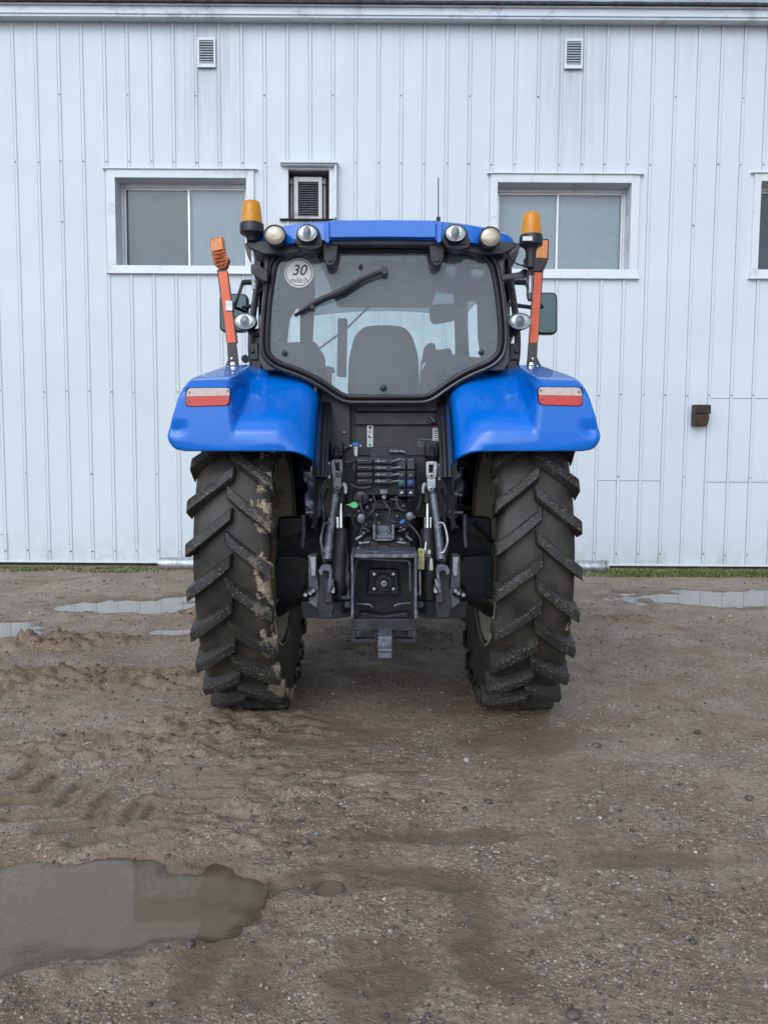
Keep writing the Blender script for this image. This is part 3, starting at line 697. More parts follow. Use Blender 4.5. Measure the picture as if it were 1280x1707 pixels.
def mat_tyre(name, side):
    """side: +1 mud cakes the +x half, 0 little mud"""
    n = N(name); P = n.sep()
    at = n.n('Attribute'); at.attribute_name = 'lug'; lug = at.outputs['Fac']
    c = n.mix(n.ramp(n.noise(7, 6), .3, .7), (.016, .0155, .016), (.034, .032, .031))
    film = n.ramp(n.noise(4.5, 7, .68), .40, .66)
    c = n.mix(n.math('MULTIPLY', film, n.math('MULTIPLY', .34, n.math('SUBTRACT', 1.0, n.math('MULTIPLY', lug, .8)))), c, (.16, .135, .105))
    # grit pressed into the lug faces
    v = n.n('TexVoronoi'); v.inputs['Scale'].default_value = 120; n.set(v.inputs['Vector'], n.tc); rnd = n.sep(v.outputs['Color'])
    gr = n.math('MULTIPLY', n.math('MULTIPLY', n.ramp(rnd[0], .42, .47), n.ramp(v.outputs['Distance'], .2, .42, 1, 0)), n.math('MULTIPLY', lug, n.ramp(n.noise(6, 5), .34, .52)))
    c = n.mix(gr, c, n.mix(rnd[1], (.06, .058, .056), (.36, .35, .34)))
    # dried mud
    d0 = n.noise(8.5 if side else 10, 9, .66); cx = -.752 if side else .752
    xs = n.ramp(n.math('SUBTRACT', P[0], cx), .03, .13) if side else n.ramp(n.math('ABSOLUTE', n.math('SUBTRACT', P[0], cx)), .0, .2, .3, .6)
    zz = n.ramp(P[2], 1.38, 1.28) if False else 1.0
    md = n.math('ADD', d0, n.math('MULTIPLY', n.math('SUBTRACT', xs, 1.0), .35))
    ry2 = n.math('ADD', n.math('MULTIPLY', P[1], P[1]), n.math('POWER', n.math('SUBTRACT', P[2], AZ), 2.0)); md = n.math('SUBTRACT', md, n.ramp(ry2, .62, .76, .2, 0))
    lo = .492 if side else .495
    mk = n.math('MULTIPLY', n.ramp(md, lo, lo + .018), n.math('SUBTRACT', 1.0, n.math('MULTIPLY', lug, .75)))
    c = n.mix(mk, c, n.mix(n.ramp(n.noise(40, 6, .7), .35, .65), (.20, .16, .11), (.56, .48, .36)))
    r = n.mix(mk, n.ramp(n.noise(9, 5), .3, .7, .34, .62), (.9,)*3)
    h = n.bump(n.math('ADD', n.math('ADD', n.math('MULTIPLY', n.noise(60, 6, .7), .5), gr), n.math('MULTIPLY', mk, 1.2)), .5, .006)
    return n.done(n.bsdf(c, r, 0, h, spec=.35))
AZ = .93
M_tyL = mat_tyre('rear_tyre_mudcaked', 1); M_tyR = mat_tyre('rear_tyre_dirty', 0)

AZ = .93; R = .985
def tyre(name, cx, cy, cz, R, hw, rr, nl, lugh, mat, parent, sweep=.19, lw=.032):
    mb = MB(); n = 144; RC = R - lugh
    half = [(0, RC), (.35, RC - .004), (.7, RC - .016), (.87, RC - .032), (.92, RC - .06), (.90, RC - .11), (.85, RC - .17), (.79, RC - .25), (.73, rr + .07), (.69, rr + .03), (.68, rr - .005)]
    prof = [(-x * hw, r) for x, r in half[::-1]] + [(x * hw, r) for x, r in half[1:]]
    P = [[(cx + x, cy - r * math.cos(2*math.pi*k/n), cz + r * math.sin(2*math.pi*k/n)) for x, r in prof] for k in range(n)]
    mb.grid(P, close_u=True)
    nb = len(mb.v)
    for side in (-1, 1):
        for i in range(nl):
            ph0 = 2*math.pi*(i + (.5 if side > 0 else 0) + .2) / nl
            ss = [0, .03, .25, .5, .75, .97, 1.0, 1.02]
            A = []
            for j, s in enumerate(ss):
                se = min(s, 1.0); x = side * (-.016 + se * (hw * 1.0 + .016)); 
                if s > 1: x = side * hw * .985
                ph = ph0 - sweep * (se ** .92) + (.004 * math.sin(i * 2.1))
                top = R - .016 * se**2 - (.010 if s in (0, 1.0) else 0)
                if s > 1: top = R - .075
                base = RC - .02 - .055 * se**2 if s <= 1 else RC - .10
                w = lw * (1 if .03 <= s <= 1 else .9); wb = w * 1.28
                def pt(r, dphi):
                    a = ph + dphi; return (cx + x, cy - r * math.cos(a), cz + r * math.sin(a))
                A.append([pt(base, -wb / R), pt(top - .006, -w / R), pt(top, -w * .8 / R), pt(top, w * .8 / R), pt(top - .006, w / R), pt(base, wb / R)])
            mb.grid(A); b = len(mb.v) - len(ss) * 6
            mb.add([], [], 0); mb.f.append(tuple(b + q for q in range(6))); mb.m.append(0); mb.f.append(tuple(b + (len(ss)-1)*6 + q for q in range(6))[::-1]); mb.m.append(0)
    o = mb.build(name, mat, parent, angle=50)
    me = o.data; a = me.attributes.new('lug', 'FLOAT', 'POINT')
    co = np.empty(len(me.vertices)*3, np.float32); me.vertices.foreach_get('co', co); co = co.reshape(-1, 3)
    pl = parent
    off = Vector((0,0,0))
    while pl is not None: off += pl.location; pl = pl.parent
    rr_ = np.hypot(co[:, 1] + off.y - cy, co[:, 2] + off.z - cz)
    a.data.foreach_set('value', (rr_ > RC + .012).astype(np.float32))
    return o
def rim(name, cx, cy, cz, rr, hw, out, mat, parent):
    mb = MB(); s = out
    prof = [(rr + .012, -hw), (rr + .022, -hw + .006), (rr + .012, -hw + .016), (rr - .004, -hw + .022), (rr - .008, 0), (rr - .008, hw - .03), (rr + .012, hw - .016), (rr + .022, hw - .006), (rr + .012, hw)]
    mb.lathe([(r, t * s) for r, t in prof], (cx, cy, cz), (1, 0, 0), 64, cap=False)
    # dished disc
    d = [(rr - .008, hw*.62), (rr * .92, hw*.60), (rr * .62, hw*.25), (rr * .40, hw * .12), (rr*.36, hw*.12), (.0001, hw*.12)]
    mb.lathe([(r, t * s) for r, t in d], (cx, cy, cz), (1, 0, 0), 64, cap=False)
    mb.lathe([(r, (t + .03) * s) for r, t in d], (cx, cy, cz), (1, 0, 0), 64, cap=False)
    w = mb.build(name, mat, parent, recalc=False)
    return w
for sx in (-1, 1):
    cx = sx * .757
    w = rim('rear_wheel', cx, YA, AZ, .585, .155, sx, M_rim, tr)
    if sx < 0: w['label'] = 'left rear wheel with dried tan mud caked on its tyre'
    else: w['label'] = 'right rear wheel with wet black tyre'
    tyre('tyre', cx, YA, AZ, R, .211, .58, 27, .055, M_tyL if sx < 0 else M_tyR, w)
    mb = MB(); mb.lathe([(.20, -.05), (.20, .02), (.15, .05), (.13, .11), (.0001, .11)], (cx + sx*.06, YA, AZ), (sx, 0, 0), 32)
    for k in range(10):
        q = k * .6283; mb.lathe([(.014, 0), (.014, .05), (.0001, .055)], (cx - sx*.02, YA + .165*math.cos(q), AZ + .165*math.sin(q)), (sx, 0, 0), 6)
    mb.build('hub', M_cast, w)
YF = 7.25
for sx in (-1, 1):
    cx = sx * .80
    w = rim('front_wheel', cx, YF, .66, .36, .14, sx, M_rim, tr)
    tyre('tyre', cx, YF, .66, .69, .19, .355, 20, .045, M_tyR if False else M_ftyre if 'M_ftyre' in globals() else M_black, w, .24, .03)

# ---- fenders
def fender(sx):
    mb = MB(); RS = 1.085; t0 = math.asin(.57 / RS); t1 = rad(140); NT, NX = 96, 72
    pod = [(.922, .45), (.924, .70), (.919, .77), (.915, .868), (.893, .905), (.84, .93), (.30, 1.06)]  # (backwards, up) from the axle
    pod2 = [(.925, .45), (.922, .62), (.905, .685), (.865, .735), (.80, .785), (.60, .905), (.40, .99)]
    def rpod(th, pod=pod):
        c, s = math.cos(th), math.sin(th); best = 0
        for (a, b), (a2, b2) in zip(pod, pod[1:]):
            # intersect ray with segment
            den = c * (b2 - b) - s * (a2 - a)
            if abs(den) < 1e-9: continue
            r = (a * (b2 - b) - b * (a2 - a)) / den; u = ((r*c - a) * (a2 - a) + (r*s - b) * (b2 - b)) / ((a2-a)**2 + (b2-b)**2)
            if -1e-6 <= u <= 1 + 1e-6 and r > 0: best = max(best, r)
        return best
    P = []
    for i in range(NT + 1):
        th = t0 + (t1 - t0) * (i / NT) ** 1.15
        td = math.degrees(th); arc = (th - t0) * RS
        xo = 1.056 - .075 * sst(35.5, 47, np.array(td)) - .085 * sst(46, 82, np.array(td))
        if arc < .085: xo -= .075 * (1 - math.sqrt(max(0, 1 - (1 - arc / .085)**2)))
        xi = .332 + .02 * sst(50, 90, np.array(td)); rc = .13
        row = []
        sect = []
        sect += [(xo - .02, RS - .075), (xo - .006, RS - .055), (xo, RS - .035)]
        for k in range(1, 5): q = k / 4 * math.pi / 2; sect.append((xo - .03 + .03 * math.cos(q), RS - .035 + .030 * math.sin(q)))
        xa = xo - .03; xb = xi + rc; NF = 44
        for k in range(1, NF + 1): sect.append((xa + (xb - xa) * k / NF, RS - .005 + .006 * math.sin(math.pi * k / NF)))
        for k in range(1, 11): q = k / 10 * math.pi / 2; sect.append((xb - rc * math.sin(q), RS - .005 - rc + rc * math.cos(q)))
        for k in range(1, 7): sect.append((xi + .0 * k, RS - .005 - rc - (.155) * k / 6))
        rp = rpod(th); rp2 = rpod(th, pod2)
        for x, r in sect:
            # light pod: a wedge on the outer half
            xin = .742
            m = sst(xin - .055, xin + .02, np.array(x))
            e = max(0, rp - RS) * float(m) if r > RS - .05 else max(0, rp - RS) * float(m) * .9
            e2 = max(0, rp2 - RS) * float(sst(xi + .02, xi + .20, np.array(x))) if r > RS - .15 else 0; e = max(e, e2); r2 = r + e
            # grip hollow below the pod on the outer edge
            y_, z_ = -r2 * math.cos(th), r2 * math.sin(th)
            g = math.exp(-((x - 1.00) / .055)**2 - ((z_ - .705) / .035)**2); r2 -= .028 * g
            lev = float(sst(xi + .03, xi + rc + .03, np.array(x))) * max(0, 1 - i / (NT * .22)); th2 = th + (math.asin(min(1, .572 / r2)) - t0) * lev
            row.append((sx * x, YA - min(r2 * math.cos(th2), .925), AZ + r2 * math.sin(th2)))
        P.append(row)
    mb.grid(P)
    o = mb.build('fender', M_blue, tr, angle=60, recalc=False)
    # thickness inwards
    md = o.modifiers.new('s', 'SOLIDIFY'); md.thickness = .018; md.offset = 1 if sx < 0 else -1
    # tail light set into the pod
    Yf = YA - .918
    X = lambda a: a if sx < 0 else 1280.5 - a
    def lens(name, poly, mat, par, t=.02, y=Yf - .014):
        m = MB(); m.pp([(X(a), b) for a, b in poly], y, t); return m.build(name, mat, par, bevel=.004)
    dy = 0 if sx < 0 else -1
    tl = lens('tail_light', rpoly([(308.5, 645.5+dy), (384.5, 645+dy), (383.5, 677+dy), (309, 679+dy)], 8), M_seal, tr, .03, Yf - .008)
    lens('lens', rpoly([(310, 661.5+dy), (383, 660+dy), (381.5, 675.5+dy), (310.5, 677.5+dy)], [1, 1, 8, 8]), M_redl, tl)
    lens('lens', rpoly([(313, 647+dy), (383, 646.5+dy), (383, 659.7+dy), (310, 661.2+dy)], [7, 6, 1, 1]), M_whl, tl)
    for a, b in ((315.5, 654), (379.5, 651.5), (315, 668), (377, 666)): m = MB(); m.disc(X(a), b + dy, Yf - .019, 1.8, .006, 0, 8); m.build('screw', M_steeld, tl)
    # inner black liner with its moulded edge along the cab
    m = MB(); n = 40
    for off, r_, mm in ((.010, .016, 0), (.034, .014, 0), (.054, .010, 0)):
        pts = []
        for k in range(n):
            th = t0 - .06 + (rad(100) - t0) * k / (n - 1); rr = RS - .14 - .02 + .04 * math.sin(max(0, th - t0) / (rad(100) - t0) * math.pi / 2) + .105 * sst(60, 90, np.array(math.degrees(th))); rr = min(rr, RS - .01)
            pts.append((sx * (.345 - off + .02 * float(sst(50, 90, np.array(math.degrees(th))))), YA - rr * math.cos(th), AZ + rr * math.sin(th)))
        m.tube(pts, r_, 8)
    m.build('fender_edge_seal', M_seal, o)
    m = MB(); P = []
    for k in range(n):
        th = t0 - .35 + (rad(150) - t0 + .35) * k / (n - 1)
        P.append([(sx * .338, YA - q * math.cos(th), AZ + q * math.sin(th)) for q in (.80, .86, .92, 1.0, RS - .03)])
    m.grid(P); lo = m.build('inner_liner', M_black, o, recalc=False)
    return o
for sx in (-1, 1): fender(sx)

# ---- cab
YW = 4.12   # rear window plane
glass = rpoly([(462, 424), (560, 417.5), (720, 417.5), (816, 426), (828, 480), (836, 560), (830, 598), (768, 622), (712, 662), (575, 662), (520, 624), (447, 599), (445, 560), (452, 480)], [26, 30, 30, 26, 30, 40, 34, 40, 14, 14, 40, 30, 40, 30])
mb = MB(); mb.pp(glass, YW, .006); gl_o = mb.build('rear_window', M_cabgl, tr, recalc=True)
g3 = [W(a, b, YW - .004) for a, b in glass]
mb = MB(); mb.tube(g3 + g3[:2], .014, 8); mb.build('window_seal', M_seal, gl_o)
def grow(poly, d):
    cx, cy = 641, 540; out = []
    n = len(poly)
    for i in range(n):
        a = Vector(poly[i-1]).to_2d() if False else Vector((*poly[i-1], 0)); b = Vector((*poly[(i+1) % n], 0)); t = (b - a).normalized(); nn = Vector((t.y, -t.x, 0))
        out.append((poly[i][0] + nn.x * d, poly[i][1] + nn.y * d))
    return out
g2 = grow(glass, 9)
if abs(g2[0][0] - 641) < abs(glass[0][0] - 641): g2 = grow(glass, -9); gsgn = -1
else: gsgn = 1
# window surround : ring between glass outline and an outer outline
g4 = grow(glass, gsgn * 13)
mb = MB(); ring_in = [W(a, b, YW + .012) for a, b in glass]; ring_out = [W(a, b, YW + .03) for a, b in g4]; ring_mid = [W(a, b, YW - .012) for a, b in g2]
mb.grid([ring_in, ring_mid, ring_out], close_v=True); mb.build('window_frame', M_frame, tr, recalc=False)
mb = MB(); mb.tube([W(a, b, YW - .006) for a, b in g2] + [W(*g2[0], YW - .006)], .012, 8); mb.build('frame_bead', M_frame, gl_o)
# corner posts
cab = MB()
def post(pts, w, t, name='cab_post', mat=None):
    m = MB()
    for a, b in zip(pts, pts[1:]): m.obox(a, b, w, t)
    return m.build(name, mat or M_frame, tr, bevel=.008)
XL = lambda a: 1281.0 - a
for mir in (0, 1):
    q = (lambda a: XL(a)) if mir else (lambda a: a)
    # C post as a solid between window frame and tube
    m = MB(); m.pp([(q(440), 404), (q(470), 404), (q(464), 425), (q(452), 480), (q(443), 560), (q(446), 600), (q(474), 618), (q(440), 618), (q(431), 600), (q(433), 545), (q(441), 480)][::(-1 if mir else 1)], YW + .02, .14); m.build('cab_post', M_frame, tr, bevel=.006)
    # exterior hinge tube
    m = MB(); m.pt([(q(436), 418, 4.33), (q(434), 450, 4.33), (q(427), 490, 4.33), (q(420), 545, 4.33), (q(419), 585, 4.33), (q(423), 618, 4.36)], .0185, 10, 0, 6); m.build('hinge_tube', M_frame, tr)
    m = MB(); m.pb(*( (q(416), 572, q(431), 600) if not mir else (q(431), 572, q(416), 600)), 4.31, .05); m.pb(*((q(419), 600, q(436), 620) if not mir else (q(436), 600, q(419), 620)), 4.32, .06); m.pb(*((q(417), 582, q(424), 588) if not mir else (q(424), 582, q(417), 588)), 4.295, .03)
    m.build('hinge', M_black, tr, bevel=.006)
    m = MB(); m.pb(*((q(428), 548, q(446), 556) if not mir else (q(446), 548, q(428), 556)), 4.30, .06); m.build('tube_bracket', M_black, tr, bevel=.006); m = MB(); m.pb(*((q(424), 455, q(448), 464) if not mir else (q(448), 455, q(424), 464)), 4.30, .05); m.build('tube_bracket', M_black, tr, bevel=.006)
    # A post and door post further forward
    sx = 1 if mir else -1
    post([Vector((sx*.60, 5.88, 1.35)), Vector((sx*.57, 5.80, 2.66))], .09, .10)
    post([Vector((sx*.72, 5.02, 1.45)), Vector((sx*.70, 5.02, 2.66))], .05, .07)
    post([Vector((sx*.655, 4.36, 2.60)), Vector((sx*.60, 5.80, 2.60))], .08, .10, 'roof_rail')
    m = MB(); m.box(*sorted((sx*.64, sx*.72)), 4.42, 5.85, 1.46, 1.62); m.build('cab_side', M_black, tr, bevel=.02)
    m = MB(); m.prism([(Vector((sx*.715, y, z)), Vector((sx*.709, y, z))) for y, z in ((4.45, 1.63), (5.83, 1.63), (5.78, 2.55), (4.45, 2.55))]); m.build('side_window', M_frontgl, tr)
# small pads seen on the side glass
mb = MB(); mb.prism([(Vector((-.56, 5.86, 1.30)), Vector((-.56, 5.866, 1.30))), (Vector((.56, 5.86, 1.30)), Vector((.56, 5.866, 1.30))), (Vector((.53, 5.79, 2.6)), Vector((.53, 5.796, 2.6))), (Vector((-.53, 5.79, 2.6)), Vector((-.53, 5.796, 2.6)))]); ws = mb.build('windscreen', M_frontgl, tr)
mb = MB(); mb.tube([W(532, 581, 5.80), W(575, 550, 5.79), W(621, 506, 5.77)], .008, 6); mb.build('front_wiper', M_black, ws)
mb = MB(); a = W(523, 505, 5.72); mb.box(-.56, .56, 5.70, 5.86, W(640, 505, 5.72).z, 2.62); mb.build('windscreen_header', M_inter, tr, bevel=.01)
mb = MB(); mb.box(-.66, .66, 4.34, 5.86, 2.575, 2.60); mb.build('roof_lining', M_liner, tr)
mb = MB(); mb.box(-.40, .40, 4.40, 5.30, 1.40, 1.46); mb.box(-.60, .60, 5.30, 5.86, 1.40, 1.46); mb.build('cab_floor', M_black, tr)
# dark lower cab front / dash
mb = MB(); mb.box(-.30, .30, 5.45, 5.80, 1.20, 1.62); mb.build('dashboard', M_inter, tr, bevel=.03)
# interior things seen through the glass
m = MB(); sb = rpoly([(579, 660), (581, 598), (590, 560), (606, 543), (640, 540.5), (672, 543), (686, 556), (697, 590), (699, 625), (697, 662)], 10); m.pp(sb, 4.72, .12); seat = m.build('seat_back', M_seat, tr, bevel=.025, seg=3)
m = MB(); m.pb(590, 612, 690, 664, 4.70, .03); m.build('back_shell', M_inter, seat, bevel=.02)
m = MB(); m.box(-.24, .26, 4.72, 5.20, 1.62, 1.76); m.build('seat_cushion', M_seat, tr, bevel=.04, seg=3)
m = MB(); m.pp(rpoly([(563, 530), (579, 530.5), (577, 628), (561, 627)], 3), 4.78, .05); m.build('seat_extension', M_inter, tr, bevel=.006)
m = MB(); m.pp(rpoly([(452, 606), (452, 572), (526, 568), (531, 580), (533, 634), (520, 630)], 10), 4.55, .55); m.build('side_console', M_inter, tr, bevel=.02)
m = MB(); m.pp(rpoly([(700, 662), (706, 612), (716, 590), (758, 590), (800, 596), (826, 590), (826, 610), (770, 632), (720, 664)], 8), 4.58, .5); m.build('control_console', M_inter, tr, bevel=.02)
m = MB(); m.pp(rpoly([(704, 600), (707, 578), (716, 571), (726, 573), (726, 583), (740, 582), (748, 579), (754, 586), (752, 596), (735, 600), (715, 597), (705, 606)], 4), 4.62, .08); m.build('joystick_armrest', M_seat, tr, bevel=.012)
m = MB(); m.pt([(703, 600, 4.66), (700, 640, 4.66), (697, 660, 4.66)], .006, 6); m.build('armrest_stay', M_steeld, tr)
m = MB(); m.pp(rpoly([(715, 514), (722, 507), (760, 505), (760, 533), (724, 540), (717, 534)], 6), 5.45, .05); m.build('monitor', M_inter, tr, bevel=.01)
m = MB(); m.pp([(755, 420), (832, 420), (832, 600), (803, 600), (797, 560), (796, 500), (778, 500), (783, 600), (760, 605)], 5.10, .06); m.build('pillar_trim', M_inter, tr, bevel=.02)
m = MB(); m.pp([(450, 420), (524, 420), (524, 505), (520, 572), (500, 575), (500, 515), (495, 510), (482, 530), (477, 575), (450, 600)], 5.10, .06); m.build('pillar_trim', M_inter, tr, bevel=.02)
m = MB(); m.lathe([(.20, 0)] , (0, 0, 0), (0, 0, 1)) if False else None
pts = [(.0 + .19*math.cos(2*math.pi*k/28), 5.36 + .13*math.sin(2*math.pi*k/28), 1.80 + .13*math.sin(2*math.pi*k/28)) for k in range(29)]; m = MB(); m.tube(pts, .014, 8); m.tube([(0, 5.36, 1.80), (0, 5.5, 1.55)], .025, 8); m.tube([(-.18, 5.36, 1.80), (.18, 5.36, 1.80)], .012, 8); m.build('steering_wheel', M_black, tr)
# small things on the glass: hinges, bumpers, bolts
for px, py, rx, ry in ((459, 556, 9, 14), (825, 556, 10, 14)):
    m = MB(); m.pp(ellp(px, py, rx, ry), YW + .03, .02); m.build('window_stop', M_black, gl_o)
for px, py in ((474, 588), (802, 587)):
    m = MB(); m.disc(px, py, YW - .022, 4.5, .02, 0, 14, 1, .005); m.build('glass_bolt', M_black, gl_o)
m = MB(); m.disc(601, 444, YW - .018, 3.4, .014, 0, 12, 1, .004); m.build('glass_bolt', M_black, gl_o)
m = MB(); m.disc(639, 646, YW - .03, 5.5, .03, 0, 14, 1, .006); m.build('window_latch', M_black, gl_o)
m = MB(); m.pt([(463, 478, YW + .05), (476, 489, YW + .05), (482, 494, YW + .05)], .012, 8); m.pt([(482, 478, YW + .05), (482, 497, YW + .05), (478, 520, YW + .05)], .012, 8); m.pt([(476, 500, YW + .05), (470, 512, YW + .05), (472, 520, YW + .05), (478, 521, YW + .05)], .004, 6); m.build('window_handle', M_black, gl_o)
for px in (550, 728):   # roof hinge ears
    m = MB(); m.pp(rpoly([(px - 14, 400), (px + 14, 400), (px + 11, 434), (px + 4, 443), (px - 5, 443), (px - 10, 434)], 6), YW - .10, .06); h = m.build('window_hinge', M_panel, tr, bevel=.006)
    m = MB(); m.disc(px, 431, YW - .112, 4, .014, 0, 12); m.build('bolt', M_black, h)
    s = -1 if px < 640 else 1
    m = MB(); m.pp(rpoly([(px - 22, 424), (px + 20, 424), (px + 18, 441), (px + 4, 446), (px - 14, 443)], 6), YW + .035, .05); m.build('hinge_backing', M_black, h)
# wiper
m = MB(); m.pt([(643, 450, YW - .05), (600, 466, YW - .05), (560, 489, YW - .045)], .012, 8); m.pt([(606, 464, YW - .048), (570, 486, YW - .042), (527, 503, YW - .04), (493, 524, YW - .03)], [.013, .019, .016, .005], 8); m.pt([(604, 468, YW - .030), (491, 526, YW - .02)], .010, 6)
for a, b in ((600, 466), (574, 479), (548, 492), (520, 508)): m.pb(a - 3, b - 1, a + 3, b + 6, YW - .05, .03)
m.disc(641, 450, YW - .065, 6, .07, 0, 14); m.build('wiper', M_black, gl_o)
# speed sticker
m = MB(); m.pp(ellp(498.5, 455, 24, 24.5, 40), YW - .0036, .003); st = m.build('speed_sticker', M_white, gl_o)
m = MB(); c = W(498.5, 455, YW); r = 24.2 / F * YW
P = [[(c.x + rr*math.cos(2*math.pi*k/48), YW - .0042, c.z + rr*math.sin(2*math.pi*k/48)) for rr in (r*.885, r*.835)] for k in range(48)]; m.grid(P, close_u=True); m.build('ring', M_ink, st, recalc=False)
def text(s, px, py, Y, hpx, mat, parent, name='lettering', shear=0.0, sx=1.0, bold=0.0):
    cu = bpy.data.curves.new(name, 'FONT'); cu.body = s; cu.align_x = 'CENTER'; cu.align_y = 'CENTER'; cu.size = hpx / F * Y / .70; cu.shear = shear; cu.offset = bold; cu.extrude = .0004
    t = bpy.data.objects.new(name, cu); COL.objects.link(t); dg = bpy.context.evaluated_depsgraph_get()
    me = bpy.data.meshes.new_from_object(t.evaluated_get(dg)); bpy.data.objects.remove(t)
    c = W(px, py, Y); off = Vector((0, 0, 0)); p = parent
    while p is not None: off += p.location; p = p.parent
    me.transform(Matrix.Translation(c - off) @ Matrix.Rotation(math.pi/2, 4, 'X') @ Matrix.Diagonal((sx, 1, 1, 1)))
    me.materials.clear(); me.materials.append(mat)
    o = bpy.data.objects.new(name, me); COL.objects.link(o); o.parent = parent; return o
text('30', 498.5, 451, YW - .0044, 16.5, M_ink, st, shear=.25, bold=.0008)
text('mile/h', 498, 467.5, YW - .0044, 8.6, M_inkw, st, shear=.2)

# ---- roof
def roof():
    Yr = 3.98
    prof_t = [(407, 390), (410, 381), (424, 376), (445, 372.5), (495, 367.5), (548, 366), (640, 365.5), (728, 366), (790, 370), (840, 376), (856, 380), (864, 388), (866, 398)]
    prof_b = [(407, 402), (412, 404), (424, 404), (445, 404), (495, 402), (548, 399), (640, 397), (728, 399), (790, 402), (840, 404), (856, 406), (862, 406), (866, 404)]
    T = catmull([Vector((*p, 0)) for p in prof_t], 5); Bm = catmull([Vector((*p, 0)) for p in prof_b], 5)
    m = MB(); rows = []
    def row(P, Y, dz=0, k=1.0, yb=0): 
        out = []
        for p in P:
            w = W(p.x, p.y, Yr); bow = .16 * (abs(w.x) / .73)**4
            out.append((w.x * k, Y + bow, w.z + dz))
        return out
    rows = [row(Bm, Yr + .06, 0, .985), row(Bm, Yr + .004, 0), row(T, Yr + .012, -.012), row(T, Yr + .035, .002, .992), row(T, Yr + .10, .018, .975), row(T, Yr + .5, .05, .98), row(T, Yr + 1.2, .06, 1.0), row(T, Yr + 1.75, .035, .98), row(T, Yr + 2.0, -.02, .93), row(Bm, Yr + 2.03, -.0, .90), row(Bm, Yr + 1.9, .01, .88), row(Bm, Yr + .3, .01, .93)]
    m.grid(rows, close_u=True)
    for j in (0, len(T) - 1): m.f.append(tuple(i * len(T) + j for i in range(len(rows)))); m.m.append(0)
    o = m.build('roof', M_blue, tr, angle=50)
    # slightly proud centre moulding between the seams
    m = MB(); m.pp([(549.5, 367.2), (640, 366.4), (726.5, 367.2), (726.5, 396), (640, 395), (549.5, 396)], Yr - .012, .03); m.build('centre_moulding', M_blue, o, bevel=.004)
    for s in (0, 1):
        q = (lambda a: XL(a) - 4) if s else (lambda a: a)
        pts = [(q(540), 370), (q(549), 370), (q(549), 404), (q(545), 405), (q(541), 402)]
        m = MB(); m.pp(pts[::(-1 if s else 1)], Yr - .016, .03); m.build('moulding_tab', M_blue, o, bevel=.004)
    # black underside and header
    m = MB(); m.pp(rpoly([(409, 402), (470, 400), (545, 398), (640, 396.5), (735, 398), (808, 400), (862, 404), (858, 413), (838, 424), (800, 424), (728, 412), (640, 409), (552, 412), (480, 424), (440, 424), (412, 412)], 5), Yr + .07, .34); m.build('roof_underside', M_black, tr, bevel=.01)
    m = MB(); m.pp([(552, 398.5), (726, 398.5), (726, 408), (552, 408)], Yr + .03, .06); m.pp([(544, 409), (736, 409), (736, 414), (544, 414)], Yr + .12, .10); m.build('header_strip', M_panel, tr, bevel=.004)
    m = MB(); m.box(-.70, .70, Yr + .35, 5.9, 2.601, 2.66); m.build('roof_base', M_black, tr, bevel=.02)
    for s in (0, 1):  # glossy black roof corner flares
        q = (lambda a: XL(a) - 6) if s else (lambda a: a)
        pts = rpoly([(q(407), 405), (q(440), 404), (q(440), 462), (q(428), 455), (q(413), 430)], [3, 2, 2, 10, 14])
        m = MB(); m.pp(pts[::(-1 if s else 1)], Yr + .42, .16); m.build('corner_flare', M_frame, tr, bevel=.012)
    return o
rf = roof()
def round_lamp(name, px, py, Y, rx, ry, warm, tilt=0):
    """a deep oval lamp: black shell, bright bezel, lens"""
    a = rx / F * Y; k = ry / rx
    def lath(prof, c=None): 
        m = MB(); cc = W(px, py, Y); n = 36
        rows = [[(cc.x + r*math.cos(2*math.pi*j/n), Y + t, cc.z + r*k*math.sin(2*math.pi*j/n)) for j in range(n)] for r, t in prof]
        m.grid(rows, close_v=True); 
        if prof[0][0] < 1e-3: pass
        else: m.f.append(tuple(range(n))); m.m.append(0)
        m.f.append(tuple((len(rows)-1)*n + j for j in range(n))); m.m.append(0); return m
    sh = lath([(a*1.06, .0), (a*1.13, .004), (a*1.14, .02), (a*1.05, .06), (a*.7, .12)]).build(name, M_black, tr)
    P = lath([(a*1.06, -.004), (a*1.05, -.007), (a*.99, -.005), (a*.95, .001)]); P.f = P.f[:-2]; P.m = P.m[:-2]
    P.build('bezel', M_steel if not warm else M_steeld, sh, recalc=False)
    lath([(.0001, -.010), (a*.5, -.009), (a*.8, -.006), (a*.955, -.001), (a*.955, .004)]).build('lens', M_warm if warm else M_refl, sh)
    if not warm:
        m = MB(); cc = W(px, py, Y); n = 20
        m.grid([[(cc.x + a*.45*r*math.cos(2*math.pi*j/n), Y - .0095 - .006*(1-r), cc.z + a*k*.78*r*math.sin(2*math.pi*j/n)) for j in range(n)] for r in (1, .8, .35, .02)], close_v=True); m.build('bulb_shield', M_steeld, sh, recalc=False)
    return sh
round_lamp('work_light', 458, 391.5, 3.95, 16.5, 15, True); round_lamp('work_light', 817, 394.5, 3.95, 16, 15, True)
for px in (512, 758.5):
    m = MB(); m.pp(rpoly([(px - 19, 408), (px - 18, 384), (px - 8, 373), (px + 8, 373), (px + 20, 382), (px + 23, 408)], 6), 3.965, .12); m.build('lamp_recess', M_black, rf, bevel=.006)
    round_lamp('work_light', px, 388.5, 3.93, 15.5, 13, False)
    m = MB(); m.pp(rpoly([(px - 24, 398), (px + 26, 398), (px + 24, 412), (px + 6, 417), (px - 14, 413)], 5), 3.97, .1); m.build('lamp_bracket', M_black, rf, bevel=.006)
for px, wx in ((408.5, 19), (866, 19.5)): round_lamp('side_work_light', px, 535.5, 4.24, wx - 2, 12.5, False)
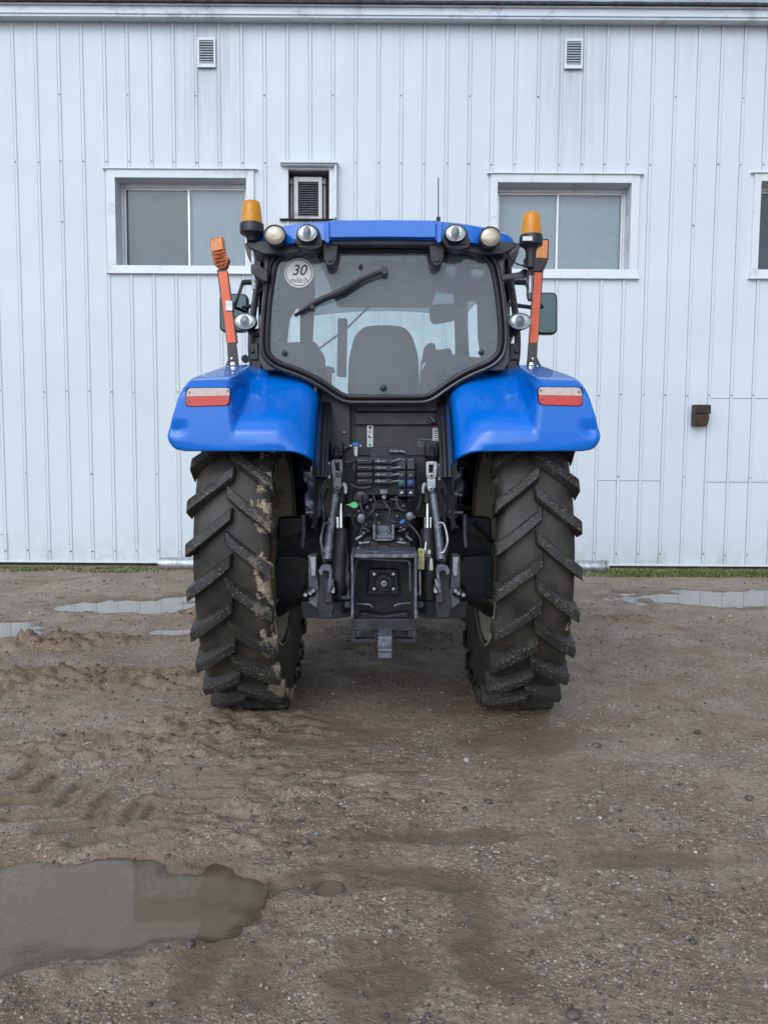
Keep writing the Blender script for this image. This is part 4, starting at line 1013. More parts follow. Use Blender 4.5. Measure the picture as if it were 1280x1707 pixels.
for s in (0, 1):
    q = (lambda a: 1274.5 - a) if s else (lambda a: a)
    m = MB(); m.pt([(q(410), 540, 4.32), (q(418), 556, 4.32), (q(432), 558, 4.33)], .014, 8); m.pp(rpoly([(q(414), 549), (q(440), 546), (q(440), 574), (q(424), 574)][::(-1 if s else 1)], 4), 4.34, .05); m.build('lamp_arm', M_black, tr, bevel=.003)
m = MB(); m.pt([(730.5, 366, 4.6), (730.5, 296, 4.6)], .0035, 6); m.pt([(730.5, 370, 4.6), (730.5, 362, 4.6)], .012, 8); m.build('antenna', M_black, tr)

# ---- beacons
def beacon(px, top, Y, wpx, stem, right):
    k = 1 / F * Y; c = lambda y: W(px, y, Y)
    z = lambda y: W(px, y, Y).z
    b0 = top + 37.5; x = W(px, b0, Y).x
    def lz(prof, mat, name, par, n=32): 
        m = MB(); m.lathe([(r * k, z(y)) for r, y in prof], (x, Y, 0), (0, 0, 1), n); return m.build(name, mat, par)
    base = lz([(wpx*.98, b0 + 18), (wpx*1.06, b0 + 16), (wpx*1.06, b0 + 6), (wpx*1.02, b0 + 1), (wpx*.9, b0), (wpx*.9, b0 - 1)], M_black, 'beacon', tr)
    lz([(wpx*.92, b0), (wpx*.90, b0 - 10), (wpx*.84, b0 - 24), (wpx*.78, b0 - 31), (wpx*.66, b0 - 35.5), (wpx*.42, b0 - 37.5), (.001, b0 - 38)][::1], M_amber, 'dome', base)
    lz([(5, b0 - 1), (5, b0 - 9), (9, b0 - 12), (10, b0 - 26), (.001, b0 - 27)], M_orange, 'lamp', base, 16)
    lz([(wpx*.55, b0 + 24), (wpx*.8, b0 + 18)], M_black, 'neck', base)
    lz([(8, stem), (8.5, b0 + 30), (wpx*.55, b0 + 23.9)], M_black, 'socket', base)
    return base
bl = beacon(420, 335, 4.05, 18.5, 401, False)
br = beacon(885, 354.5, 4.05, 18, 446, True); m = MB(); w = W(880, 397, 4.05); m.pb(871, 394, 887, 401, 4.05 - .064, .004); m.build('label', M_white, br)
# beacon masts
m = MB(); m.pt([(421, 402, 4.08), (420, 412, 4.08)], .02, 10); m.pt([(422, 418, 4.08), (422, 428, 4.08)], .012, 10); m.pt([(422.5, 428, 4.08), (424, 482, 4.08)], .0125, 10)
for y in (445, 456, 466, 474): m.pt([(422.8 + (y-428)*.03, y, 4.08), (423 + (y-428)*.03, y + 3, 4.08)], .016, 10)
ml = m.build('beacon_mast', M_steel, tr)
m = MB(); m.pp(rpoly([(418, 440), (430, 440), (446, 452), (446, 470), (436, 466), (418, 455)], 3), 4.06, .05); m.build('mast_clamp', M_black, ml, bevel=.005)
m = MB(); m.pt([(445, 408, 4.1), (447, 440, 4.1), (442, 460, 4.1), (438, 480, 4.1), (428, 487, 4.09)], .004, 6, 0, 5); m.build('cable', M_black, ml)
m = MB(); m.pt([(883.5, 440, 4.08), (883.5, 498, 4.08)], .0115, 10); mr = m.build('beacon_mast', M_steel, tr)
m = MB(); m.pt([(884, 438, 4.08), (883, 460, 4.08)], .016, 10); m.pt([(883.5, 488, 4.08), (883.5, 502, 4.08)], .012, 8); m.disc(878, 433, 4.06, 4.5, .03, 0, 10); m.disc(876, 440, 4.06, 4, .03, 0, 10); m.build('mast_clamp', M_black, mr)
m = MB(); m.pp(rpoly([(829, 459), (866, 453), (872, 447), (880, 449), (884, 457), (874, 463), (832, 468)], 4), 4.12, .035); m.build('mast_arm', M_frame, mr, bevel=.005)
m = MB(); m.pt([(836, 405, 4.1), (850, 430, 4.1), (862, 440, 4.1), (880, 445, 4.08)], .004, 6, 0, 6); m.pt([(880, 447, 4.07), (878, 470, 4.07), (879, 497, 4.07), (884, 500, 4.07)], .004, 6, 0, 5); m.build('cable', M_black, mr)

# ---- clearance markers on the fenders
def marker(left):
    Y = 4.33; T = .018
    if left:
        bar = [(361.5, 449), (379.5, 450), (396.5, 572), (378, 573)]; strip = [(364.5, 453), (378.5, 452), (393.5, 570), (379, 572)]
        foot = rpoly([(378.5, 572), (393.5, 570), (397, 604), (400, 617), (373, 618), (380, 600)], 2); lampP = [(349, 398), (371.5, 393.5), (376, 424), (382, 431), (378, 446), (366, 449), (356, 440)]; face = [(351, 399.5), (369.5, 395.5), (372, 416), (353, 420)]
        bolts = [(386.5, 598, 2.4), (388, 607.5, 4), (380, 611, 1.6)]
    else:
        bar = [(889.5, 452), (905.5, 452), (896.5, 572), (881, 572)]; strip = [(890.5, 453), (903.5, 453), (895.5, 571), (882, 571)]
        foot = rpoly([(881, 571), (896, 571), (895, 596), (906, 618), (877, 617), (879, 600)], 2); lampP = [(889, 398), (915, 397.5), (914, 432), (909, 444), (905, 453), (888, 453), (888, 430)]; face = [(893, 400), (913.5, 400), (912, 431), (891, 430)]
        bolts = [(887.5, 598, 2.2), (886, 608, 4), (895.5, 610, 1.6)]
    m = MB(); m.pp(rpoly(bar, 2), Y, T); m.pp(foot, Y - .0015, T + .003); mk = m.build('clearance_marker', M_frame, tr, bevel=.002)
    mk['label'] = 'leaning clearance marker with an orange lamp wrapped in tape' if left else 'upright clearance marker with a clean orange lamp'
    m = MB(); m.pp(strip, Y - .004, .0035); m.build('reflective_strip', M_strip, mk)
    m = MB(); m.pp(rpoly(lampP, 3), Y - .012, .05); lp = m.build('marker_lamp', M_tape if left else M_black, mk, bevel=.006)
    m = MB(); m.pp(rpoly(face, 3), Y - .018, .012); m.build('lens', M_orange, lp, bevel=.003)
    m = MB()
    for a, b, r in bolts: m.disc(a, b, Y - .011, r, .012, 0, 10, 1, .003)
    m.build('bolt', M_chrome, mk)
    if left:
        m = MB(); m.pb(376, 501, 388, 518, Y - .012, .06); m.build('clip', M_steel, mk, bevel=.002)
        # tape folds
        m = MB()
        for k in range(9):
            y = 417 + k * 3.2; m.pt([(353.5 + k*.9, y + 3 - (k % 3), Y - .012), (364, y + (k % 2)*2, Y - .019), (375 + .4*k, y - 2 + (k % 3), Y - .012)], .0035 + .001*(k % 2), 6, 0, 3)
        m.build('tape_wrap', M_tape, lp)
marker(True); marker(False)
# ---- mirrors
for s, (x0, x1, y0, y1) in enumerate(((366, 413, 489, 553), (893, 929, 487, 557))):
    Y = 5.2; m = MB(); m.pp(rpoly([(x0, y0), (x1, y0), (x1, y1), (x0, y1)], 10), Y, .07); mm = m.build('mirror', M_black, tr, bevel=.012)
    m = MB(); m.pp(rpoly([(x0 + 3, y0 + 3), (x1 - 3, y0 + 3), (x1 - 3, y1 - 3), (x0 + 3, y1 - 3)], 8), Y - .003, .004); mf = m.build('mirror_glass', M_mirror, mm)
    m = MB(); w0 = W(390 if s == 0 else 905, 515, Y + .06); sx = -1 if s == 0 else 1
    m.tube([w0 + Vector((0, .0, 0)), Vector((sx*.70, 5.03, w0.z))], .014, 8); m.tube([Vector((sx*.66, 4.40, w0.z - .005)), Vector((sx*.80, 4.45, w0.z))], .016, 8); m.tube([Vector((sx*.80, 4.45, w0.z)), w0], .011, 8); m.build('mirror_arm', M_black, mm)
m = MB(); m.disc(409, 598, 4.5, 6.5, .02, 0, 18); m.build('reflector_disc', M_black, tr)

# ---- hood, engine, front axle (mostly hidden behind)
m = MB()
secs = []
for Y, w, zt in ((5.9, .40, 1.74), (6.6, .41, 1.72), (7.6, .38, 1.62), (8.15, .33, 1.50), (8.3, .25, 1.40)):
    secs.append([(-w, Y, 1.02), (-w, Y, zt - .12), (-w*.86, Y, zt - .03), (-w*.5, Y, zt), (0, Y, zt + .012), (w*.5, Y, zt), (w*.86, Y, zt - .03), (w, Y, zt - .12), (w, Y, 1.02)])
m.grid(secs); m.f.append(tuple(range(36, 45))); m.m.append(0); m.build('hood', M_blue, tr, recalc=False)
m = MB(); m.box(-.30, .30, 5.6, 8.1, .62, 1.10); m.box(-.26, .26, 8.1, 8.5, .55, .9); m.build('engine', M_cast, tr, bevel=.04)
m = MB(); m.tube([(-.75, YF, .66), (-.3, YF, .64), (.3, YF, .64), (.75, YF, .66)], [.10, .13, .13, .10], 14); m.build('front_axle', M_cast, tr)
m = MB(); m.box(-.82, -.56, 5.75, 6.35, .60, 1.10); m.build('fuel_tank', M_black, tr, bevel=.05)
m = MB()
for z in (.50, .80, 1.10): m.box(.50, .78, 5.25, 5.55, z, z + .03)
m.box(.50, .53, 5.2, 5.6, .48, 1.2); m.build('cab_step', M_black, tr, bevel=.006)
# ---- rear body between the fenders
Yp = 4.20
m = MB(); m.pp([(520, 628), (575, 668), (640, 672), (707, 668), (762, 626), (762, 790), (752, 800), (748, 862), (534, 862), (530, 800), (520, 790)], Yp + .06, .05); m.build('rear_bulkhead', M_black, tr)
m = MB(); m.pp([(528, 636), (578, 669), (584, 671), (584, 745), (566, 757), (550, 757), (549, 738), (530, 736)], Yp, .05); lp = m.build('left_panel', M_panel, tr, bevel=.006)
for a, b in ((532.5, 678), (533.5, 721), (573.5, 721)): m = MB(); m.disc(a, b, Yp - .008, 2.2, .01, 0, 8, 1, .003); m.build('screw', M_steel, lp)
m = MB(); m.pp([(529, 738), (546, 738), (545, 783), (531, 782)], Yp + .01, .04); m.build('lower_panel', M_black, lp, bevel=.004)
m = MB(); m.pp([(590, 671), (698, 671), (742, 664), (744, 686), (594, 686)], Yp + .015, .05); m.build('upper_panel', M_panel, tr, bevel=.006)
m = MB(); m.pp([(592, 688), (750, 688), (750, 708), (592, 708)], Yp + .03, .04); m.build('middle_panel', M_panel, tr, bevel=.004)
m = MB(); m.pp([(592, 710), (745, 710), (745, 760), (592, 760)], Yp + .05, .03); m.build('lower_bulkhead', M_black, tr, bevel=.004)
m = MB(); m.pp(rpoly([(523, 640), (529, 640), (529, 800), (523, 800)], 2), Yp - .05, .05); m.build('side_rail', M_frame, tr, bevel=.004); m = MB(); m.pp(rpoly([(748, 664), (760, 640), (762, 640), (762, 800), (749, 800)], 2), Yp - .01, .05); m.build('side_rail', M_frame, tr, bevel=.004)
m = MB(); m.pt([(735, 689, Yp), (748, 690, Yp - .02), (748, 703, Yp - .02), (742, 707, Yp), (734, 706, Yp)], .006, 6, 0, 4); m.build('wire_loop', M_steeld, tr)
m = MB(); m.disc(719, 699, Yp + .01, 6.5, .04, 0, 16); m.pt([(716, 694, Yp), (725, 704, Yp - .015)], .008, 8); m.build('key_switch', M_black, tr)
# decals
m = MB(); m.pb(612, 709, 621.5, 745, Yp + .045, .004); de = m.build('pictogram_decal', M_white, tr)
m = MB(); 
for i, y in enumerate((712.5, 720, 727.5, 734.5, 741.5)):
    mt = (M_ink, M_ink, M_ink, M_inkg, M_inkg)[i]; m = MB(); c = W(616.7, y, Yp + .044); r = .0088
    if i == 2: m.pp([(614, y - 2.6), (616, y - 2.6), (616, y + .6), (619.5, y + .6), (619.5, y + 2.6), (614, y + 2.6)], Yp + .0435, .001)
    else: m.grid([[(c.x + q*math.cos(2*math.pi*k/18), c.y - .0006, c.z + q*math.sin(2*math.pi*k/18)) for q in (r*(.35 if i in (0, 4) else .62), r)] for k in range(18)], close_u=True)
    if i in (0, 4): m.pt([(615.4, y + 1.5, Yp + .0434), (618.2, y - 1.5, Yp + .0434)], .0012, 4)
    m.build('pictogram', mt, de, recalc=False)
m = MB(); m.pb(721, 709.5, 734, 745, Yp + .045, .004); de = m.build('warning_decal', M_white, tr)
m = MB(); m.pb(721, 709.4, 734, 713.5, Yp + .0435, .001); m.build('red_band', M_inkr, de)
m = MB()
for k, y in enumerate((716, 719, 722, 725.5, 729, 733, 736, 739, 742)): m.pb(722.6, y, 732.5 - (k * 37 % 4), y + 1.1, Yp + .0435, .001)
m.build('text_lines', M_ink, de)
m = MB(); m.pp(rpoly([(697, 731.5), (719, 731.5), (719, 745), (697, 745)], 2), Yp + .045, .004); de = m.build('data_plate', M_steeld, tr)
m = MB()
for a in ((698.3, 733, 717.7, 736.5), (698.3, 738, 717.7, 740.2), (698.3, 741.2, 717.7, 743.6)): m.pb(*a, Yp + .0435, .001)
m.build('plate_field', M_ink, de)

# ---- transmission / differential housing
m = MB(); m.box(-.20, .20, 4.30, 5.6, .66, 1.24); m.build('transmission', M_cast, tr, bevel=.04)
for s in (0, 1):
    sx = 1 if s else -1; q = (lambda a: 1281 - a) if s else (lambda a: a)
    def PB(mb, x0, y0, x1, y1, Y, t): mb.pb(min(q(x0), q(x1)), y0, max(q(x0), q(x1)), y1, Y, t)
    def PP(mb, pts, Y, t, r=0):
        pts = [(q(a), b) for a, b in pts]; pts = rpoly(pts, r) if r else pts
        mb.pp(pts[::(-1 if s else 1)], Y, t)
    m = MB(); m.tube([(sx*.30, YA, AZ), (sx*.42, YA, AZ), (sx*.64, YA, AZ)], [.22, .17, .14], 20); ax = m.build('axle_housing', M_cast, tr)
    m = MB(); PB(m, 459, 926, 524, 1000, 4.52, .10); PB(m, 463, 862, 505, 922, 4.54, .10); m.build('axle_bracket', M_black, ax, bevel=.015)
    # brake / stay details in the shadow
    m = MB(); m.pt([(q(506), 858, 4.2), (q(506), 890, 4.2), (q(504), 912, 4.2)], .012, 8); m.pt([(q(510), 855, 4.18), (q(536), 854, 4.18)], .010, 8); m.pt([(q(527), 843, 4.2), (q(528), 853, 4.2)], .010, 8); m.build('brake_linkage', M_steeld, tr)
    m = MB(); PP(m, [(517, 929), (527, 929), (526, 960), (519, 960)], 3.98, .05, 1); m.build('stay_block', M_steel, tr, bevel=.004)
    m = MB(); PP(m, [(514, 926), (528, 926), (531, 990), (528, 1014), (515, 1005)], 4.03, .10, 2); m.build('stabiliser_bracket', M_worn, tr, bevel=.006)
    m = MB(); m.pt([(q(520), 986, 4.02), (q(500), 1000, 4.2), (q(470), 1012, 4.42)], .028, 10); m.pt([(q(480), 1005, 4.36), (q(463), 1018, 4.45)], .04, 10); sw = m.build('sway_brace', M_cast, tr)
    m = MB()
    for a, b in ((522, 985), (517, 989), (509, 992)): m.disc(q(a), b, 3.985, 3.2, .04, 0, 8)
    m.build('bolt', M_steel, sw)
    # lift arm crank + clevis
    bright = M_steel if s else M_worn
    yo = 3 if s else 0
    m = MB(); m.pt([(q(561), 748, 4.12), (q(561), 762, 4.05)], .02, 10); PB(m, 550, 735, 572, 762, 4.16, .12); m.build('lift_arm', M_cast, tr, bevel=.01)
    m = MB()
    PP(m, [(552, 768+yo), (557, 766+yo), (560, 785+yo), (565, 797+yo), (563, 800+yo), (556, 797+yo), (553, 788+yo)], 3.93, .045, 2)
    PP(m, [(566, 766+yo), (571, 768+yo), (571, 788+yo), (568, 799+yo), (563, 797+yo), (566, 784+yo)], 3.93, .045, 2)
    PP(m, [(555, 795+yo), (569, 795+yo), (569, 812+yo), (565, 818+yo), (559, 818+yo), (555, 812+yo)], 3.915, .06, 2)
    PB(m, 555, 766+yo, 569, 772+yo, 3.96, .03)
    m.disc(q(562), 790+yo, 3.905, 5, .05, 0, 14); m.disc(q(562), 812+yo, 3.90, 4, .05, 0, 12)
    cl = m.build('clevis', bright, tr, bevel=.003)
    m = MB(); m.disc(q(562), 790+yo, 3.898, 2.2, .02, 0, 10); m.disc(q(562), 812+yo, 3.894, 1.8, .02, 0, 10); PB(m, 556, 773+yo, 568, 781+yo, 3.955, .02); m.build('clevis_hole', M_void, cl)
    m = MB(); m.pt([(q(549), 770+yo, 3.95), (q(549), 796+yo, 3.95)], .006, 6); m.disc(q(548.5), 795+yo, 3.93, 2.5, .03, 0, 8); m.disc(q(548), 772+yo, 3.93, 2.5, .03, 0, 8); m.build('lock_pin', M_steel, cl)
    # lift rod
    m = MB(); m.pt([(q(561), 816, 3.94), (q(558), 835, 3.92)], [.030, .026], 12); m.build('rod_collar', M_cast, cl)
    m = MB(); m.pt([(q(559), 826, 3.92), (q(551), 880, 3.85), (q(546), 934, 3.76)], .021, 14); lr = m.build('lift_rod', M_worn, tr)
    m = MB(); m.pt([(q(551.5), 872, 3.82), (q(541), 874, 3.80), (q(535), 900, 3.76), (q(540), 918, 3.76), (q(546), 922, 3.76)], .0055, 8, 0, 5); m.build('rod_handle', M_steel if s else M_steeld, lr)
    m = MB(); m.pt([(q(546), 815, 4.0), (q(538), 838, 4.02), (q(541), 858, 4.0), (q(536), 905, 3.9), (q(541), 938, 3.84)], .008, 8, 0, 6); m.build('hose', M_black, tr)
    m = MB(); PP(m, [(571, 804), (577, 806), (579, 812), (579, 823), (573, 824), (573, 812), (568, 808)], 4.02, .03, 2); m.build('pin_bracket', M_steel, tr, bevel=.003)
    # hydraulic lift cylinder
    m = MB(); m.pt([(q(568.5), 838, 4.05), (q(568.5), 888, 4.02)], .0125, 14); cy = m.build('lift_cylinder', M_chrome, tr)
    m = MB(); m.pt([(q(568.5), 884, 4.03), (q(568.5), 890, 4.02), (q(566), 1000, 3.98)], [.036, .040, .040], 18); m.pt([(q(566), 1000, 3.98), (q(566), 1020, 3.98)], .05, 14); m.pt([(q(568.5), 820, 4.06), (q(568.5), 839, 4.05)], .034, 12); m.build('cylinder_barrel', M_cast, cy)
    # lower link with its claw hook
    m = MB(); m.obox(W(q(548), 985, 3.62), W(q(560), 985, 4.45), .12, .035, (1, 0, 0)); lk = m.build('lower_link', M_cast, tr, bevel=.008)
    m = MB()
    PP(m, [(533, 958), (531, 951), (535, 944), (541, 942), (551, 943), (553.5, 950), (553, 968), (550, 988), (546, 988), (549, 955), (546, 951), (539, 951), (537, 959)], 3.56, .05, 1)
    m.build('claw_hook', M_worn, lk, bevel=.004)
    m = MB(); PP(m, [(536, 958), (548, 953), (549, 990), (556, 1008), (553, 1030), (534, 1030), (528, 1012), (532, 980)], 3.63, .09, 3); m.build('link_end', M_cast, lk, bevel=.012)
    m = MB(); m.disc(q(555), 986, 3.58, 3, .03, 0, 8); m.disc(q(556), 982, 3.585, 2, .03, 0, 8); m.pt([(q(549), 985, 3.57), (q(555), 966, 3.6), (q(556), 985, 3.585)], .004, 6); m.build('latch_pin', M_steel, lk)
    m = MB(); PP(m, [(500, 985), (520, 1010), (556, 1012), (582, 1005), (584, 1028), (560, 1032), (505, 1030)], 4.12, .25, 4); m.build('lower_housing', M_black, tr, bevel=.02)
m = MB(); m.pt([(786, 868, 4.15), (824, 906, 4.28)], .016, 8); m.build('fender_stay', M_frame, tr)

# ---- remote valves
Yv = 3.98
m = MB(); m.pb(596, 762, 692, 826, Yv + .05, .2); m.pp([(617, 746), (664, 746), (668, 752), (678, 758), (678, 766), (615, 768)], Yv + .06, .12); vb = m.build('valve_block', M_cast, tr, bevel=.008)
m = MB(); m.pb(649, 749.5, 664, 754.5, Yv + .03, .05); m.pt([(664, 752, Yv + .045), (676, 754, Yv + .045)], .010, 8); m.build('solenoid', M_steeld, vb, bevel=.003)
for k in range(4):
    y = 769 + k * 11.2
    m = MB(); m.pb(595, y - 4, 622, y + 4.2, Yv + .01, .06); m.pb(625, y - 4.5, 655, y + 4.8, Yv + .0, .06); sp = m.build('valve_section', M_cast, vb, bevel=.004)
    m = MB(); m.pb(624, y - 1.6, 645, y + 1.5, Yv - .012, .02); m.disc(631, y - .5, Yv - .02, 3.0, .02, 0, 12); m.build('spool_cap', M_steeld, sp, bevel=.002)
    m = MB(); m.pb(596, y - 1.8, 612, y - .2, Yv - .0, .02); m.build('section_rib', M_steeld, sp, bevel=.002)
    m = MB(); m.pt([(652, y + 1, Yv + .0), (662, y - .5 - (1.2 if k == 0 else 0), Yv - .02), (668, y - (4 if k == 0 else 1), Yv - .02)], .007, 8); m.build('valve_pipe', M_steeld, sp)
    if k < 4:
        m = MB(); m.disc(617, y, Yv + .0, 3.2, .02, 0, 8); m.build('cap_nut', M_black, sp)
for cx in (669.7, 684.7):
    for r, (y, mt) in enumerate(((776, None), (792, M_black), (806, M_teal if cx < 675 else M_dblue), (821.5, M_black))):
        m = MB(); m.pp(rpoly([(cx - 6.5, y - 7), (cx + 6.5, y - 7), (cx + 6.5, y + 6.8), (cx - 6.5, y + 6.8)], 2), Yv - .02, .10)
        cp = m.build('coupler', mt or M_panel, vb, bevel=.005)
        if r == 0:
            m = MB(); m.pb(cx - 5, y - 10.5, cx + 5, y - 8, Yv - .01, .05); m.build('coupler_tab', M_steeld, cp, bevel=.002)
        elif r == 2:
            m = MB(); m.disc(cx, y, Yv - .034, 5.2, .02, 0, 18, 1, .004); m.build('dust_cap', M_teal if cx < 675 else M_dblue, cp)
        else:
            m = MB(); m.disc(cx, y, Yv - .030, 4.8, .02, 0, 18); m.build('coupler_ring', M_cast, cp)
            m = MB(); m.disc(cx, y + .5, Yv - .040, 2.9 if r == 3 else 2.6, .02, 0, 14, 1, .004); m.build('coupler_ball', M_steel if r == 3 else M_steeld, cp)
    m = MB(); m.pt([(cx - 4, 832, Yv), (cx - 1, 836, Yv - .02), (cx + 4, 834, Yv)], .005, 6, 0, 4); m.build('cap_tether', M_black, vb)
m = MB(); m.pp([(589, 741), (597, 741), (596, 764), (590.5, 764)], 4.12, .02); lv = m.build('lever', M_steel, tr, bevel=.003)
m = MB(); m.pb(587.5, 738, 598, 743.5, 4.10, .05); m.build('lever_grip', M_bluep, lv, bevel=.004)
m = MB(); m.disc(585, 743.5, 4.11, 2.6, .03, 0, 10, 1, .005); m.disc(601, 743.5, 4.11, 2.6, .03, 0, 10, 1, .005); m.build('knob', M_steel, lv)
m = MB(); m.pt([(575, 772, 4.0), (590, 768, 4.02), (597, 766, 4.03)], .013, 10, 0, 4); m.pt([(575, 776, 4.0), (588, 774, 4.02), (592, 785, 4.03), (592, 800, 4.03)], .010, 10, 0, 4); m.pt([(592, 762, 4.06), (590, 780, 4.0), (592, 798, 4.02)], .010, 8, 0, 4); m.pt([(584, 808, 4.0), (600, 814, 4.0), (618, 812, 4.0)], .008, 8, 0, 4); m.build('hydraulic_hose', M_black, tr)
m = MB(); m.disc(602, 830, 4.02, 13.5, .10, 0, 8); tg = m.build('trailer_socket', M_cast, tr, bevel=.006)
m = MB(); m.disc(602, 828, 4.005, 9, .03, 0, 16, 1, .006); m.build('socket_lid', M_panel, tg)
m = MB(); m.pp(rpoly([(576, 841), (583, 840.5), (588, 836.5), (594, 837.5), (597.5, 842), (594, 846.5), (588, 847), (583, 843.5)], 2), 3.96, .015); m.build('tag', M_green, tr, bevel=.003)
m = MB(); m.pb(633, 816, 646, 824, 3.97, .03); m.disc(640, 829, 3.975, 4, .02, 0, 10); m.build('latch', M_steeld, tr, bevel=.003)
m = MB(); m.pp([(615, 832), (682, 832), (690, 850), (684, 882), (600, 882), (603, 850)], 4.10, .2); m.pb(618, 838, 650, 850, 4.06, .05); m.pb(655, 836, 680, 852, 4.07, .05); m.build('gear_housing', M_cast, tr, bevel=.01)
for px, py, rx, ry in ((602, 864.5, 8, 6.5), (683, 860.5, 6.8, 6)):
    m = MB(); m.disc(px, py, 3.94, rx, .02, 0, 20, ry / rx, .004); m.build('plug_cap', M_steeld, tr)
m = MB(); m.pp(rpoly([(666, 870), (671, 866.5), (675, 866), (674, 870.5), (669, 873), (666.5, 873)], 1), 3.93, .02); m.build('cable_plug', M_bluep, tr, bevel=.003)
m = MB(); m.pt([(682, 874, 3.95), (692, 884, 3.93), (700, 898, 3.9), (702, 914, 3.86)], .0055, 8, 0, 6); sg = m.build('cable', M_black, tr)
m = MB(); m.pp(rpoly([(697, 915), (708, 915), (707, 950), (696, 950)], 2), 3.84, .04); m.build('connector', M_yel, tr, bevel=.006)
m = MB(); m.pb(701, 919, 703, 922, 3.838, .004); m.build('connector_mark', M_ink, sg)
m = MB(); m.pp(rpoly([(717, 931), (721, 932), (722, 951), (715, 951)], 1.5), 3.84, .03); m.pb(713, 917, 718, 924, 3.86, .02); m.build('plastic_guide', M_cream, tr, bevel=.003)
m = MB(); m.pt([(710, 904, 3.88), (709, 918, 3.86), (712, 926, 3.86), (718, 928, 3.86)], .005, 6, 0, 5); m.build('wire_hook', M_steel, tr)

# ---- top link bracket, PTO and hitch frame
m = MB(); m.pb(621, 875, 626.5, 900, 3.86, .10); m.pb(652, 875, 657.5, 900, 3.86, .10); tb = m.build('top_link_bracket', M_steeld, tr, bevel=.004)
m = MB(); m.pb(628, 877, 651, 890, 3.92, .10); m.pt([(626, 895, 3.9), (652, 895, 3.9)], .018, 12); m.pt([(632, 891, 3.89), (647, 891, 3.89)], .008, 8); m.pb(624, 898, 655, 902, 3.87, .08); m.build('top_link_pin', M_worn, tb, bevel=.003)
m = MB(); m.pp([(606, 896), (621, 894), (621, 902), (658, 902), (658, 894), (672, 896), (688, 912), (690, 926), (589, 926), (593, 914)], 3.92, .22); ph = m.build('pto_housing', M_cast, tr, bevel=.012)
m = MB(); m.disc(640, 918, 3.89, 10.5, .05, 0, 24); m.build('housing_cap', M_cast, ph, bevel=.004)
for a, b in ((600, 905), (611, 899), (668, 899), (680, 906), (597, 914), (676, 914), (606, 889), (613, 885), (668, 884), (678, 890)):
    m = MB(); m.disc(a, b, 3.90, 3.0, .05, 0, 6); m.build('housing_bolt', M_steeld if (a + b) % 2 else M_cast, ph)
for a in ((593, 899, 604, 893), (676, 893, 686, 901), (600, 906, 616, 904), (662, 904, 676, 906)):
    m = MB(); m.pt([(a[0], a[1], 3.905), (a[2], a[3], 3.905)], .008, 8); m.build('housing_rib', M_steeld, ph)
# plumbing and fittings that crowd the back of the axle
for pts, r in (([(604, 826, 4.0), (600, 840, 3.97), (608, 858, 3.96), (622, 866, 3.98)], .008), ([(622, 826, 4.0), (626, 842, 3.97), (618, 856, 3.95), (606, 872, 3.96), (600, 892, 3.92)], .007), ([(660, 828, 3.99), (664, 846, 3.96), (676, 852, 3.95), (690, 846, 4.0)], .008),
               ([(690, 770, 4.0), (698, 782, 4.0), (696, 806, 4.0), (702, 830, 4.0), (696, 850, 4.0)], .008), ([(588, 812, 4.0), (584, 836, 4.0), (588, 868, 3.98), (596, 884, 3.95)], .007), ([(545, 790, 4.08), (532, 812, 4.1), (534, 850, 4.1), (520, 880, 4.1)], .009),
               ([(735, 790, 4.08), (748, 815, 4.1), (744, 850, 4.1), (762, 880, 4.1)], .009), ([(575, 900, 4.0), (580, 930, 3.9), (578, 965, 3.85), (583, 990, 3.8)], .007), ([(640, 836, 3.97), (650, 850, 3.95), (648, 866, 3.94), (660, 872, 3.92)], .006)):
    m = MB(); m.pt(pts, r, 8, 0, 6); m.build('hydraulic_hose', M_seal, tr)
for a, b, r in ((612, 845, 2.6), (628, 858, 2.4), (645, 845, 2.4), (662, 860, 2.6), (672, 843, 2.4), (610, 874, 2.8), (632, 872, 2.2), (668, 880, 2.4), (598, 852, 2.2), (690, 862, 2.2)):
    m = MB(); m.disc(a, b, 4.035, r, .05, 0, 6); m.build('pipe_fitting', M_steeld, tr)
for a in ((608, 836, 620, 833), (650, 832, 668, 834), (604, 880, 616, 884), (664, 886, 676, 882), (580, 858, 592, 861)):
    m = MB(); m.pt([(a[0], a[1], 4.04), (a[2], a[3], 4.04)], .006, 6); m.build('steel_pipe', M_steeld, tr)
# frame sides
m = MB(); m.pb(585, 923, 589.5, 1032, 3.66, .30); m.pb(691, 923, 695, 1032, 3.66, .30); m.pb(589.5, 924, 691, 930, 3.68, .25); hf = m.build('hitch_frame', M_worn, tr, bevel=.003)
m = MB(); m.pb(589.7, 930.2, 690.8, 1046, 3.97, .04); m.build('frame_back', M_cast, hf)
m = MB(); m.pt([(589, 985, 3.70), (592, 945, 3.70), (596, 931, 3.71), (640, 933, 3.71), (680, 935, 3.71), (683, 940, 3.70), (684, 985, 3.70)], .0045, 6); m.build('guard_edge', M_steeld, hf)
m = MB(); m.pp(rpoly([(615, 949), (662, 949), (666, 992), (612, 992)], 4), 3.92, .05); pf = m.build('pto_flange', M_cast, tr, bevel=.006)
m = MB(); m.disc(640, 972, 3.87, 15, .07, 0, 28); m.build('bearing_cap', M_cast, pf, bevel=.004)
m = MB(); m.lathe([(5.6/F*3.8, 0), (5.6/F*3.8, .10)], W(640, 973, 3.78), (0, 1, 0), 12); sh = m.build('pto_shaft', M_steeld, tr, bevel=.003)
m = MB(); m.disc(640, 973, 3.776, 4.2, .01, 0, 16); m.build('shaft_end', M_steel, sh); m = MB(); m.disc(640, 973, 3.772, 2.1, .01, 0, 12); m.build('shaft_bore', M_void, sh)
